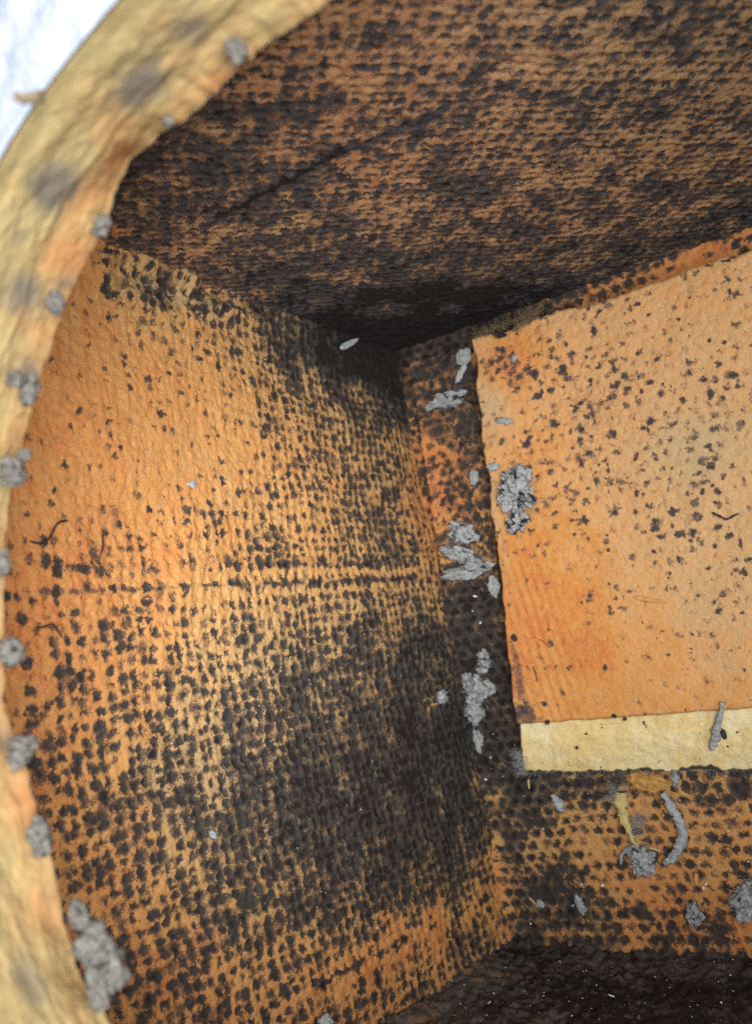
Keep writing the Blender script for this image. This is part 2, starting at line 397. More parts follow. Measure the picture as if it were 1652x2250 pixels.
# ---- wall on the left (x = 0)
P, N = patch(T0, LT, B0, LB, 580, 610, 0.025)
S, T = ST(P, T0, -Y_, -Z_)
L_ROWS = [
 (150,560,.02,.8),(180,600,.02,.7),(235,610,.30,.3),(280,640,.42,.15),(330,640,.50,.05),(420,655,.42,.1),(500,680,.42,.15),(600,720,.7,.1),(700,760,.9,.1),(760,780,.95,.1),
 (230,700,.0,.7),(300,700,.22,.5),(360,720,.25,.4),(430,740,.22,.4),(530,780,.30,.3),(640,800,.62,.1),(740,790,.9,.05),(780,790,1.15,.05),(830,800,1.2,.1),(865,815,1.2,.1),(880,850,1.0,.1),  # highest values by the corner: soot plus its shade painted in
 (130,850,-.02,.75),(220,850,.02,.7),(320,850,.16,.6),(420,860,.13,.6),(500,850,.2,.5),(600,870,.28,.4),(700,890,.40,.25),(800,880,.58,.12),(870,890,.75,.1),(900,860,.8,.1),
 (90,1000,.02,.75),(200,1000,.02,.7),(330,980,.05,.6),(430,1000,.08,.5),(520,990,.18,.5),(620,1000,.28,.5),(720,1000,.34,.4),(820,1000,.45,.35),(880,990,.42,.3),(925,1030,.15,.7),
 (60,1120,.08,.75),(170,1110,.14,.7),(300,1110,.19,.65),(400,1120,.22,.6),(500,1100,.26,.35),(600,1100,.33,.4),(700,1120,.36,.4),(800,1130,.5,.3),(860,1130,.52,.3),(930,1120,.16,.85),
 (40,1210,.12,.8),(200,1200,.18,.85),(350,1200,.22,.75),(500,1200,.26,.55),(600,1220,.38,.4),(700,1220,.33,.4),(800,1220,.42,.3),(890,1220,.48,.3),(955,1230,.28,.7),
 (60,1340,.15,.85),(200,1340,.22,.8),(330,1340,.27,.6),(450,1340,.28,.35),(560,1340,.34,.15),(680,1340,.40,.12),(800,1340,.5,.1),(900,1340,.62,.2),(970,1330,.5,.4),
 (70,1450,.2,.8),(200,1450,.27,.75),(330,1450,.31,.5),(450,1450,.36,.15),(560,1450,.42,.08),(700,1450,.50,.05),(820,1450,.62,.08),(930,1450,.75,.1),(1000,1430,.75,.1),
 (60,1560,.2,.8),(180,1570,.31,.7),(300,1580,.35,.45),(420,1580,.40,.15),(540,1580,.48,.08),(660,1580,.60,.1),(780,1600,.78,.2),(900,1600,.9,.2),(1000,1600,.85,.1),
 (120,1720,.32,.75),(230,1720,.37,.5),(350,1720,.39,.08),(460,1720,.44,.03),(570,1720,.60,.06),(680,1720,.78,.1),(800,1720,.86,.1),(900,1720,.9,.1),(1010,1720,.85,.1),(1060,1730,.5,.3),
 (170,1860,.35,.7),(270,1860,.37,.55),(380,1860,.42,.15),(500,1860,.56,.08),(620,1860,.70,.1),(740,1860,.72,.2),(860,1860,.82,.2),(970,1860,.82,.1),(1040,1840,.7,.2),(1080,1870,.30,.5),
 (240,1990,.36,.8),(350,1990,.40,.6),(460,1990,.46,.3),(570,1990,.55,.2),(680,1990,.62,.2),(790,1990,.64,.2),(900,1970,.62,.3),(1000,1960,.6,.3),(1085,1960,.22,.6),
 (300,2090,.36,.8),(420,2090,.38,.7),(520,2090,.40,.5),(640,2090,.40,.5),(760,2070,.34,.55),(860,2050,.24,.8),(950,2040,.20,.85),(1040,2020,.26,.6),(1105,2030,.25,.6),
 (350,2200,.36,.85),(480,2200,.38,.75),(600,2200,.38,.6),(700,2180,.28,.8),(800,2140,.22,.85),(880,2120,.26,.75),(960,2100,.32,.6),(1060,2080,.45,.4),
 (300,2400,.36,.8),(500,2350,.38,.7),(700,2280,.30,.8),(820,2230,.36,.7),(920,2170,.45,.5),(1010,2130,.6,.4)]
L_ROWS = [(u, v, d - (0.15 * (1 - sstep(420, 700, u)) * (1 - sstep(1080, 1180, v)) if d < .3 else 0) + 0.02 * sstep(1360, 1460, v) * (1 - sstep(500, 760, u)) - (0.03 if .3 < d < .45 else 0) + (0.12 if d >= .75 else 0) + (0.12 if d >= 1.1 else 0) + (0.09 if .45 <= d < .75 and v > 1430 else 0), t) for u, v, d, t in L_ROWS]
def left_extra(loc, S, T, D):
    s0, t0 = loc.st(550, 1281)
    fade = sstep(0.012, 0.03, S) * (1 - sstep(0.245, 0.27, S))
    w = fbm(S * 90, T * 0 + 3, 801, 3)
    d = T - t0 - 0.0004 * w
    line = np.exp(-(d / 0.0010) ** 2) * (0.27 + 0.34 * fbm(S * 260, T * 0 + 7, 805, 3))
    gap = np.exp(-((np.abs(d) - 0.0034) / 0.0018) ** 2)
    s1, t1 = loc.st(450, 1240); row = 0.24 * np.exp(-((T - t1 - 0.0004 * w) / 0.0016) ** 2)
    out = fade * (row + line * sstep(0.0, 0.5, 1 - S / 0.24 + 0.2) - 0.32 * gap)
    # scuffed band low down, running up to the right
    a0 = np.array(loc.st(700, 2170)); a1 = np.array(loc.st(1060, 1990)); dd = a1 - a0; L = np.linalg.norm(dd); dd /= L
    al = (S - a0[0]) * dd[0] + (T - a0[1]) * dd[1]; ac = -(S - a0[0]) * dd[1] + (T - a0[1]) * dd[0]
    ac = ac + 0.0012 * fbm(S * 120, T * 120, 811, 3)
    m = sstep(-0.03, 0.01, al) * (1 - sstep(L - 0.01, L + 0.02, al))
    out = out - m * 0.26 * np.exp(-(ac / 0.0045) ** 2)
    out = out + m * 0.85 * np.exp(-((ac - 0.0012) / 0.0016) ** 2) * sstep(-0.2, 0.4, fbm(al * 130, ac * 300, 815, 2))
    return out
def left_bend(loc, S, T):
    return 0.004 * np.exp(-((T - 0.002) / 0.012) ** 2) * sstep(0.06, 0.14, S) * (0.6 + 0.8 * fbm(S * 70, T * 110, 821, 3)) \
        + 0.0012 * fbm(S * 30, T * 30, 831, 2)
# the cells lean: columns fan out from the middle row
aa = (S + 0.10 * (T - 0.117) * sstep(0.15, 0.28, T)) / 0.0050
bb = T / 0.0043
wall_l = empty('insulation_wall', (0, -0.14, 0))
tag(wall_l, 'orange insulation wall on the left, mould dots in rows merging into a black patch', 'wall')
_, LOC_L = make_surface(P, N, S, T, L_ROWS, aa, bb, M_WALL, 'facing_mat', wall_l, 100, jit=0.20, rad=0.34, ell=1.15, warp=0.28, noise_amt=0.14, deep=0.85,
   gain=0.92, extra=left_extra, disp=0.0010, stretch=(1.25, 0.75), bend=left_bend, hairs=0.3,
   pale_rows=[(480,1680,150,120,.3),(620,1480,160,90,.22),(520,1420,90,90,.15),(380,650,130,30,.45)])

# ---- ceiling
P, N = patch(T0, RT, LT, CN, 510, 490, 0.02)
S, T = ST(P, T0, X_, -Y_)
C_ROWS = [
 (700,-60,.3,.6),(1000,-60,.3,.5),(1300,-60,.4,.4),(1600,-60,.5,.3),
 (760,40,.32,.7),(900,40,.32,.7),(1100,50,.33,.6),(1300,40,.40,.4),(1500,60,.5,.3),(1620,60,.5,.3),
 (620,150,.42,.8),(700,150,.36,.8),(900,160,.33,.7),(1050,110,.24,.6),(1200,150,.34,.5),(1400,160,.40,.4),(1550,170,.40,.3),
 (500,230,.55,.6),(600,260,.44,.8),(750,250,.40,.8),(900,270,.37,.7),(1050,250,.36,.6),(1220,225,.30,.6),(1350,260,.42,.4),(1500,260,.34,.4),(1620,280,.37,.4),
 (400,320,.68,.4),(520,340,.55,.6),(650,330,.42,.8),(800,350,.38,.8),(950,360,.39,.8),(1100,360,.40,.6),(1250,370,.40,.5),(1400,370,.38,.5),(1550,370,.41,.5),(1640,380,.45,.4),
 (320,400,.70,.5),(450,420,.68,.5),(600,420,.46,.6),(750,430,.40,.6),(900,440,.40,.6),(1050,450,.42,.6),(1200,450,.42,.5),(1350,470,.46,.4),(1500,460,.54,.4),(1640,450,.62,.3),
 (260,480,.70,.6),(400,510,.62,.4),(550,510,.60,.4),(700,510,.48,.5),(850,520,.46,.5),(1000,520,.47,.6),(1150,530,.50,.5),(1300,560,.58,.4),(1450,540,.66,.3),(1600,490,.68,.3),
 (230,530,.25,.9),(330,560,.42,.6),(450,590,.48,.5),(600,600,.68,.4),(750,600,.56,.5),(900,610,.54,.5),(1050,610,.56,.5),(1200,620,.72,.3),
 (430,620,.30,.6),(560,660,.40,.7),(700,670,.74,.4),(850,680,.72,.4),(1000,680,.78,.3),(1100,670,.85,.3),(660,710,.7,.3),(640,650,.85,.3),(760,655,.85,.3),(900,665,.95,.3),(1020,660,1.0,.3),(1150,645,.95,.3),(700,700,1.05,.3),(780,725,1.15,.3),(860,730,1.2,.3),(870,765,1.25,.3),(930,735,1.2,.3),(1010,715,1.15,.3),(1030,690,1.0,.3)]
C_ROWS += [(600,605,.85,.3),(750,600,.72,.5),(900,600,.68,.5),(1050,600,.74,.4),(800,650,1.0,.3),(950,645,1.0,.3),(1080,655,1.1,.3)]
C_ROWS = [(u, v, d + 0.05 + 0.06 * sstep(350, 560, v) + (0.12 if d >= 1 else 0), t) for u, v, d, t in C_ROWS]  # highest rows darken the back corner: painted shade on top of soot
def ceil_extra(loc, S, T, D):
    out = np.zeros(S.shape)
    for (u0, v0, u1, v1, wd_, am) in ((480,478,770,328,.0018,.85),(760,335,1010,225,.0018,.45),(400,590,510,505,.0014,-.5),(380,575,480,540,.0016,-.35),(900,170,1060,80,.0014,.25),(560,300,760,225,.003,.1)):
        a0 = np.array(loc.st(u0, v0)); a1 = np.array(loc.st(u1, v1)); dd = a1 - a0; L = np.linalg.norm(dd); dd /= L
        al = (S - a0[0]) * dd[0] + (T - a0[1]) * dd[1]; ac = -(S - a0[0]) * dd[1] + (T - a0[1]) * dd[0]
        ac = ac + 0.0008 * fbm(S * 120, T * 120, 851, 3)
        m = sstep(-0.006, 0.006, al) * (1 - sstep(L - 0.006, L + 0.006, al))
        out += am * m * np.exp(-(ac / wd_) ** 2)
    return out
ca = (S - T) / math.sqrt(2); cb = (S + T) / math.sqrt(2)
wall_c = empty('insulation_ceiling', (0.15, -0.14, H))
tag(wall_c, 'dark brown soot-covered insulation ceiling with rows of black blotches', 'ceiling')
_, LOC_C = make_surface(P, N, S, T, C_ROWS, ca / 0.0048, cb / 0.0040, M_CEIL, 'facing_mat', wall_c, 200, jit=0.18, rad=0.35,
   gain=0.85, extra=ceil_extra, disp=0.0009, stretch=(1, 1), hairs=0.15, warp=0.25, noise_amt=0.26, n1s=120, deep=0.7, netk=0.55, rag=0.22)

# ---- wall behind the loose board (y = 0)
P, N = patch(T0, RT, B0, RB, 520, 440, 0.02)
S, T = ST(P, T0, X_, -Z_)
R_ROWS = [
 (880,790,1.1,.6),(940,790,.9,.6),(1000,790,1.0,.5),(1030,810,.95,.5),(920,820,.45,.9),(960,830,.6,.7),(1010,850,.8,.5),(930,900,.38,.8),(980,920,.55,.7),(1020,950,.65,.5),(950,1000,.36,.9),(1000,1030,.5,.9),(960,1100,.32,1),(1020,1110,.5,.9),(980,1180,.42,.8),(1030,1180,.7,.6),(1000,1250,.5,.6),(1060,1250,.65,.5),  # first values at the flap top include painted corner shade
 (1010,1330,.9,.2),(1070,1330,.85,.2),(1050,1450,.95,.1),(1100,1450,.85,.2),(1030,1600,.95,.1),(1110,1600,.9,.2),(1070,1690,.9,.1),(1130,1720,.95,.1),(1095,1780,.5,.4),(1150,1780,.85,.1),
 (1200,1730,.62,.3),(1300,1725,.55,.3),(1450,1725,.50,.4),(1600,1730,.50,.4),(1190,1800,.42,.2),(1280,1800,.30,.3),(1400,1800,.30,.5),(1500,1800,.33,.5),(1620,1790,.36,.5),
 (1085,1850,.3,.5),(1135,1860,.75,.2),(1200,1870,.33,.2),(1300,1870,.27,.35),(1400,1880,.27,.5),(1550,1870,.32,.5),(1640,1870,.34,.5),
 (1105,1930,.22,.7),(1155,1920,.6,.3),(1220,1940,.6,.3),(1290,1930,.33,.5),(1400,1950,.27,.7),(1500,1960,.27,.8),(1640,1950,.33,.5),
 (1115,2000,.25,.6),(1180,1990,.68,.3),(1250,2000,.68,.3),(1330,2000,.38,.5),(1450,2010,.28,.8),(1560,2010,.33,.7),(1660,2010,.35,.7),
 (1130,2055,.5,.4),(1200,2045,.42,.5),(1300,2045,.42,.4),(1400,2040,.30,.8),(1500,2050,.36,.8),(1620,2060,.30,.9),(1700,2060,.3,.9),
 (1150,2095,.9,.4),(1300,2092,.85,.4),(1450,2090,.75,.5),(1600,2100,.75,.5),(1700,2100,.8,.4),
 (1300,900,.5,.5),(1500,1200,.5,.5),(1400,1500,.5,.5),(1650,900,.5,.5),(1500,575,.22,.9),(1600,545,.30,.8),(1680,530,.3,.8),(1400,600,.4,.8)]
R_ROWS = [(u, v, d - (0.04 if u > 1150 and d < .4 else 0) + (0.02 if d >= .8 and v > 1280 else 0), t) for u, v, d, t in R_ROWS]
wall_r = empty('insulation_wall', (0.15, 0, 0))
tag(wall_r, 'spotted insulation wall behind the loose board, tidy brown dots below it', 'wall')
R_FEATS = [(1200,1960,45,30,.5),(1260,1980,28,30,.5),(1215,1920,26,22,.45),(1404,2006,24,18,.6),(1575,2040,24,22,.5),(1276,1919,12,10,.6),(1620,1735,26,26,.5),(1475,2058,8,8,.6),(1450,2058,7,7,.6)]
_, LOC_R = make_surface(P, N, S, T, R_ROWS, S / 0.0060, T / 0.0052, M_WALL, 'facing_mat', wall_r, 300, jit=0.09, stagger=True, rad=0.37, noise_amt=0.09,
   gain=0.92, disp=0.0008, feats=R_FEATS, hairs=0.12, warp=0.14, deep=0.9,
   bend=lambda loc, S, T: 0.004 * np.exp(-np.clip(S - 0.003, 0, 1) / 0.005) * sstep(.10, .14, T) * (0.7 + 0.6 * fbm(S * 90, T * 90, 861, 3)) + 0.003 * np.exp(-np.clip(0.298 - T, 0, 1) / 0.004))
# flap of the same mat standing proud along the corner
c = [hit(903, 795, 1, -0.0055), hit(1060, 770, 1, -0.0055), hit(978, 1295, 1, -0.0055), hit(1095, 1290, 1, -0.0055)]
P, N = patch(c[0], c[1], c[2], c[3], 100, 260)
S, T = ST(P, T0, X_, -Z_)
def flap_fn(P2, S, T):
    ua = np.linspace(0, 1, P2.shape[0])[:, None]; vb = np.linspace(0, 1, P2.shape[1])[None, :]
    P2 = P2 + np.array([1, 0, 0]) * (0.0006 * fbm(T * 160, T * 0, 871, 3) * (1 - ua))[..., None]
    P2 = P2 + np.array([0, 0, 1]) * (0.0012 * fbm(S * 300, S * 0, 873, 3) * ((1 - vb) + vb))[..., None]
    return P2 + np.array([0, 1, 0]) * (0.0030 * sstep(0.90, 1.0, vb) + -0.0022 * (1 - sstep(0, .14, ua)) * (1 - sstep(.85, 1, vb)))[..., None]
make_surface(P, N, S, T, R_ROWS, S / 0.0060, T / 0.0052, M_WALL, 'corner_flap', wall_r, 340, jit=0.2, stagger=True, rad=0.38, gain=0.66, disp=0.0008, hairs=0.2, warp=0.3, fn=flap_fn)

# ---- floor
P, N = patch(B0, RB, LB, FN, 420, 400, 0.02)
S, T = ST(P, B0, X_, -Y_)
F_ROWS = [(u, v, d + 0.16, t) for u, v, d, t in [(1150,2100,.9,.4),(1400,2105,.85,.4),(1600,2110,.85,.4),(1050,2150,.75,.4),(960,2200,.75,.5),(1100,2200,.92,.3),(1300,2180,.95,.3),(1500,2180,.95,.3),(1640,2190,.95,.3),(900,2250,.7,.6),(1000,2300,.9,.3),(1300,2300,.95,.3),(1600,2300,.95,.3)]]
floor, LOC_F = make_surface(P, N, S, T, F_ROWS, S / 0.0065, T / 0.0065, M_FLOOR, 'floor', None, 400, disp=0.0012, rad=0.4, gain=0.3, noise_amt=0.12, deep=0.45,
   bend=lambda loc, S, T: (0.0028 * np.exp(-np.clip(T - 0.002, 0, 1) / 0.006) + 0.0025 * np.exp(-np.clip(S - 0.002, 0, 1) / 0.006)) * (0.8 + 0.9 * fbm(S * 110, T * 110, 881, 4)) + 0.0012 * fbm(S * 160, T * 160, 885, 4))
tag(floor, 'soot-black dusty duct floor', None, None, 'structure')

# ------------------------------------------------------------------ loose insulation board
BO = -0.021
btl, bbl = hit(1035, 742, 1, BO), hit(1134, 1592, 1, BO)
btr, bbr = hit(1652, 552, 1, BO), hit(1652, 1556, 1, BO)
btr = btl + (btr - btl) * 1.14; bbr = bbl + (bbr - bbl) * 1.22
P, N = patch(btl, btr, bbl, bbr, 340, 400)
S, T = ST(P, btl, X_, -Z_)
board = empty('insulation_board', tuple((bbl + bbr) / 2 + np.array([0, 0.012, -0.008])))
tag(board, 'loose thick insulation board with pale cut lower edge on the right', 'insulation board')
BD_ROWS = [
 (1050,765,.02,.4),(1100,800,.10,.9),(1130,790,.05,1),(1150,800,.12,.8),(1080,900,.05,.15),(1180,880,.10,.4),(1100,1000,.06,.6),(1200,980,.10,.7),(1150,1080,.08,.7),(1080,1100,.02,.5),
 (1250,720,.04,.3),(1350,700,.03,.3),(1450,660,.02,.3),(1580,640,.04,.3),(1300,820,.08,.3),(1400,850,.12,.25),(1500,800,.05,.2),(1600,870,.10,.2),(1300,950,.13,.3),(1400,980,.07,.2),(1560,980,.14,.05),(1500,960,.12,.05),(1250,1080,.10,.4),(1350,1060,.07,.25),(1500,1080,.12,.05),(1620,1080,.06,.1),
 (1120,1250,-.02,.9),(1180,1300,-.03,.95),(1250,1200,.03,.7),(1400,1180,.05,.2),(1550,1180,.11,.05),(1640,1250,.10,.1),(1150,1350,-.04,.95),(1300,1320,.0,.8),(1400,1300,.0,.3),(1550,1320,.06,.08),(1150,1450,.0,.95),(1300,1450,-.03,.95),(1450,1430,-.01,.6),(1600,1450,.03,.2),(1160,1550,.05,.75),(1300,1540,-.03,.75),(1500,1520,-.02,.55),(1640,1530,-.02,.5)]
c4 = [(760,405,14),(840,420,17),(745,305,10),(955,350,14),(930,250,12),(1100,215,10),(1150,235,14),(1490,180,13),(1555,190,13),(1465,400,10),(1530,405,12),(1365,490,10),(1570,550,16),(1205,580,15),(1155,560,13),(1110,605,15),(1170,620,13),(1465,635,15),(1525,650,15),(1490,580,14),(1440,575,12),(970,520,14),(1045,525,11),(940,565,10),(705,635,20),(770,470,12),(925,465,12),(830,545,9),(685,825,13),(665,855,14),(850,685,10),(900,670,12),(1015,695,10),(820,600,8),(895,930,14),(940,965,9),(980,945,7),(1020,970,12),(970,1010,14),(1010,1000,8),(925,1050,12),(1145,1070,17),(1055,1150,14),(915,1180,14),(860,1185,12),(1610,1005,12),(1485,1035,10),(1180,970,11),(1230,920,12),(1140,920,9),(1200,795,12),(560,855,9),(610,820,8),(640,550,18),(700,540,18),(600,450,10),(530,920,9),(495,1000,8),(1380,210,10),(1330,300,7),(1260,590,8),(1090,270,9),(980,260,12),(860,870,9),(800,770,9),(740,840,8),(1030,540,8),(1300,600,6),(1590,600,11),(1100,1000,7),(1300,960,7)]
c6 = [(860,85,12),(915,85,14),(1055,50,14),(865,150,9),(930,170,12),(675,135,9),(530,155,11),(700,245,5),(555,290,12),(580,250,9),(930,290,6),(1020,215,9),(1010,150,12),(1385,175,12),(1245,160,9),(1215,225,11),(1130,290,8),(1205,295,7),(1115,400,12),(1150,380,9),(940,420,15),(900,450,13),(1020,365,8),(1025,470,12),(930,490,6),(935,540,13),(1170,537,8),(610,605,20),(762,573,11),(765,625,12),(1395,590,12),(1500,645,13),(1505,485,14),(1280,685,11),(1195,688,13),(1010,735,13),(825,845,13),(740,895,12),(1390,670,6),(1610,495,11),(1600,650,11),(1460,300,9),(1520,410,14),(1415,420,12),(1480,455,12),(1330,265,12),(1290,320,9),(1600,190,14),(1485,200,12),(1580,310,14),(1550,150,9),(1300,110,12),(1640,260,10),(1620,750,8),(670,730,8),(700,790,6)]
_br = np.random.default_rng(77)
BD_F = [(826 + .5 * x, oy + .5 * y, r * .50 * _br.uniform(.6, 1.35), r * .50 * _br.uniform(.6, 1.35), _br.uniform(.48, .68)) for oy, cc in ((549.5, c4), (1099, c6)) for x, y, r in cc]
BD_F += [(1142,1500,18,70,.44),(1150,1565,34,34,.50),(1136,1440,10,40,.40)]
BD_ROWS = [(u, v, d + 0.02 + 0.11 * (1 - max(0, min(1, (v - 1150) / 150))) * (1 if u > 1090 else .3), t) for u, v, d, t in BD_ROWS]
def board_bend(loc, S, T):
    s0, t0 = loc.st(1150, 1350)
    rid = np.sin((S - 0.14 * T) / 0.0042 * 2 * np.pi) * np.exp(-((S - s0 - 0.006) / 0.014) ** 2) * sstep(0.07, 0.13, T)
    return 0.00020 * rid + 0.0010 * fbm(S * 25, T * 25, 901, 2)
def board_fn(P2, S, T):
    n, m = S.shape
    ua = np.linspace(0, 1, n)[:, None] * np.ones((1, m)); vb = np.linspace(0, 1, m)[None, :] * np.ones((n, 1))
    P2 = P2 + np.array([1, 0, 0]) * ((0.0011 * fbm(T * 75, T * 0, 911, 4)) * (1 - sstep(0, .25, ua)))[..., None]
    top = 0.0014 * fbm(S * 70, S * 0, 915, 4) - 0.0022 * np.exp(-((ua - 0.12) / 0.05) ** 2)
    P2 = P2 + np.array([0, 0, 1]) * (top * (1 - sstep(0, .2, vb)))[..., None]
    P2 = P2 + np.array([0, 0, 1]) * (0.0004 * fbm(S * 130, S * 0, 917, 3) * sstep(.9, 1, vb))[..., None]
    lip = 1 - np.minimum(np.minimum(ua / 0.010, vb / 0.010), (1 - vb) / 0.006)
    return P2 + np.array([0, 1, 0]) * (0.0012 * np.clip(lip, 0, 1) ** 2)[..., None]
BM = {}
def keep(P2, S, T):
    q = board_fn(P2, S, T); BM['P'] = q; return q
_, LOC_B = make_surface(P, N, S, T, BD_ROWS, S / 0.0056, T / 0.0050, M_BOARD, 'facing_mat', board, 500, jit=0.25, stagger=True, rad=0.28,
   gain=0.62, disp=0.0006, feats=BD_F, hairs=0.22, warp=0.22, n2a=0.17, noise_amt=0.10, bend=board_bend, fn=keep,
   pale_rows=[(1075,900,45,90,.6),(1060,1050,14,200,.7),(1540,980,110,70,.65),(1300,650,250,30,.25)])
BP = BM['P']
# core: left, top and right sides and the slanted cut along the bottom
def strip(A, Bv, k, jitter=0.0, seed=0):
    n = len(A); w = np.linspace(0, 1, k)[None, :, None]
    Q = A[:, None] * (1 - w) + Bv[:, None] * w
    return Q
n_, m_ = BP.shape[:2]
def back(A, y=-0.0015): Q = A.copy(); Q[:, 1] = y; return Q
vv, ff, aat = [], [], []
def add_grid(Q, soot):
    base = sum(len(x) for x in vv); vv.append(Q.reshape(-1, 3)); ff.append(grid_faces(*Q.shape[:2]) + base); aat.append(np.broadcast_to(soot, Q.shape[:2]).ravel())
sub = lambda A: A + np.array([0, 0.0004, 0])
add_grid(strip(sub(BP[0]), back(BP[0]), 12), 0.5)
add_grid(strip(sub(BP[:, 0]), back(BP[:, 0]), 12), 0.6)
add_grid(strip(sub(BP[-1]), back(BP[-1]), 6), 0.0)
lam = np.linspace(0, 1, n_)[:, None]
tb = BP[0, -1] * (1 - lam) + BP[-1, -1] * lam + np.array([0, 0.0024, 0.0012])
lo0, lo1 = hit(1150, 1698, 1, -0.0085), hit(1652, 1690, 1, -0.0085)
lo1 = lo0 + (lo1 - lo0) * 1.22
w = np.linspace(0, 1, n_)[:, None]; bt = lo0 * (1 - w) + lo1 * w
bt[:, 2] += 0.0007 * fbm(np.linspace(0, 14, n_), np.zeros(n_), 931, 4)
Q = strip(tb, bt, 60)
k = np.linspace(0, 1, 60)[None, :]
sg = np.linspace(0, 1, n_)[:, None]
hgt = 0.0005 * fbm(sg * 20 + 0 * k, k * 4 + 0 * sg, 935, 3) + 0.0014 * np.sin(k * math.pi)
nn = np.cross(lo1 - lo0, lo0 - tb[0]); nn /= np.linalg.norm(nn); nn = nn if nn @ (CAM - lo0) > 0 else -nn
Q = Q + nn * hgt[..., None]
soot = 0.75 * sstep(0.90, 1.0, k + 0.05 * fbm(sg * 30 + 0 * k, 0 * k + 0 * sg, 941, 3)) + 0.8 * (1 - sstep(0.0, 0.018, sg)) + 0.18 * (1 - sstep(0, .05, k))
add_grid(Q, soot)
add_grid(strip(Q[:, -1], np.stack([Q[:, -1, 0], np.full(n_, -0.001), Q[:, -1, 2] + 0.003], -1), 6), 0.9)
CORE_LOW = Q[:, -1]; CORE_LEFT = Q[0]
core = mesh_obj('glass_fibre_core', np.concatenate(vv), np.concatenate(ff), M_CREAM, board, attrs={'soot': np.concatenate(aat)})

# ------------------------------------------------------------------ fibres and lumps
RNG = np.random.default_rng(7)
def tube(vs, fs, pts, rads, k=5):
    pts = np.asarray(pts); n = len(pts); base = len(vs)
    tan = np.gradient(pts, axis=0); tan /= np.linalg.norm(tan, axis=1)[:, None] + 1e-12
    ref = np.array([0.3, 0.5, 0.81]); 
    for i in range(n):
        a = np.cross(tan[i], ref); a /= np.linalg.norm(a) + 1e-9; b = np.cross(tan[i], a)
        for j in range(k):
            an = 2 * math.pi * j / k
            vs.append(pts[i] + rads[i] * (math.cos(an) * a + math.sin(an) * b))
    for i in range(n - 1):
        for j in range(k):
            q = base + i * k; fs.append((q + j, q + (j + 1) % k, q + k + (j + 1) % k, q + k + j))
    fs.append(tuple(base + j for j in range(k))); fs.append(tuple(base + (n - 1) * k + j for j in reversed(range(k))))
def fibre(vs, fs, p, d, L, r, curl=0.5, n=6):
    pts = [np.array(p)]; d = np.array(d, float); d /= np.linalg.norm(d) + 1e-9
    bend = RNG.normal(0, curl, 3)
    for i in range(n - 1):
        d = d + bend * (1.0 / n) + RNG.normal(0, 0.12, 3); d /= np.linalg.norm(d)
        pts.append(pts[-1] + d * L / (n - 1))
    tube(vs, fs, pts, np.linspace(r, r * 0.4, n), 3)
def frame(N):
    r = W[:, 0] - N * (W[:, 0] @ N); r /= np.linalg.norm(r); u = np.cross(N, r)
    if u @ W[:, 2] < 0: u = -u
    return r, u
def mpp_at(p): return np.dot(p - CAM, W[:, 1]) / F

# frayed fibres along the cut
vs, fs = [], []
for i in RNG.integers(0, n_, 520):
    p = CORE_LOW[i]; fibre(vs, fs, p + np.array([0, 0.0005, 0.0006]), np.array([RNG.normal(0, .8), -0.25, -0.7 + RNG.normal(0, .3)]), RNG.uniform(.0012, .004), 0.00005)
for i in range(150):
    p = CORE_LEFT[RNG.integers(34, 60)] ; fibre(vs, fs, p + np.array([0.003 * RNG.random(), 0, RNG.normal(0, .001)]), np.array([-1, -0.2, RNG.normal(0.15, .35)]), RNG.uniform(.003, .0085), 0.00006, 0.8)
fr = mesh_obj('frayed_fibres', np.array(vs), fs, M_WHITE, board, attrs={'soot': np.zeros(len(vs))}); tag(fr, 'pale frayed fibres along the cut lower edge', kind='stuff')
# torn scrap at the upper left corner of the board
vs, fs = [], []
for i in range(240):
    t = RNG.random(); u = 1040 + 150 * t; v = 743 - 60 * t + RNG.normal(0, 4) - 3
    d = W[:, 0] * RNG.normal(.5, .8) + W[:, 2] * RNG.normal(.25, .45) + np.array([0, RNG.normal(-.1, .3), 0])
    fibre(vs, fs, hit(u, v, 1, -0.0213 + RNG.normal(0, .0005)), d, RNG.uniform(.002, .006), RNG.uniform(.0001, .00022), 1.0, 6)
for i in range(90):
    u = 1125 + 50 * RNG.random(); v = 722 - 0.55 * (u - 1125) + RNG.normal(0, 5)
    fibre(vs, fs, hit(u, v, 1, -0.0222), W[:, 0] * .8 + W[:, 2] * RNG.normal(.5, .3), RNG.uniform(.002, .005), RNG.uniform(.0001, .0002), .8, 6)
tag(mesh_obj('torn_scrap', np.array(vs), fs, M_RIM, board, attrs={'soot': np.repeat(np.random.default_rng(3).random(len(vs) // 18) * .8, 18), 'tint': np.full(len(vs), .45)}), 'torn fuzzy scrap at the upper corner of the board', kind='stuff')
vs, fs = [], []
q = [hit(u, v, 1, -0.0222) for u, v in ((1082,733),(1095,737),(1112,736))]
tube(vs, fs, q, [.0005, .0016, .0006], 8)
mesh_obj('dark_tear', np.array(vs), fs, M_CRUMB, board)

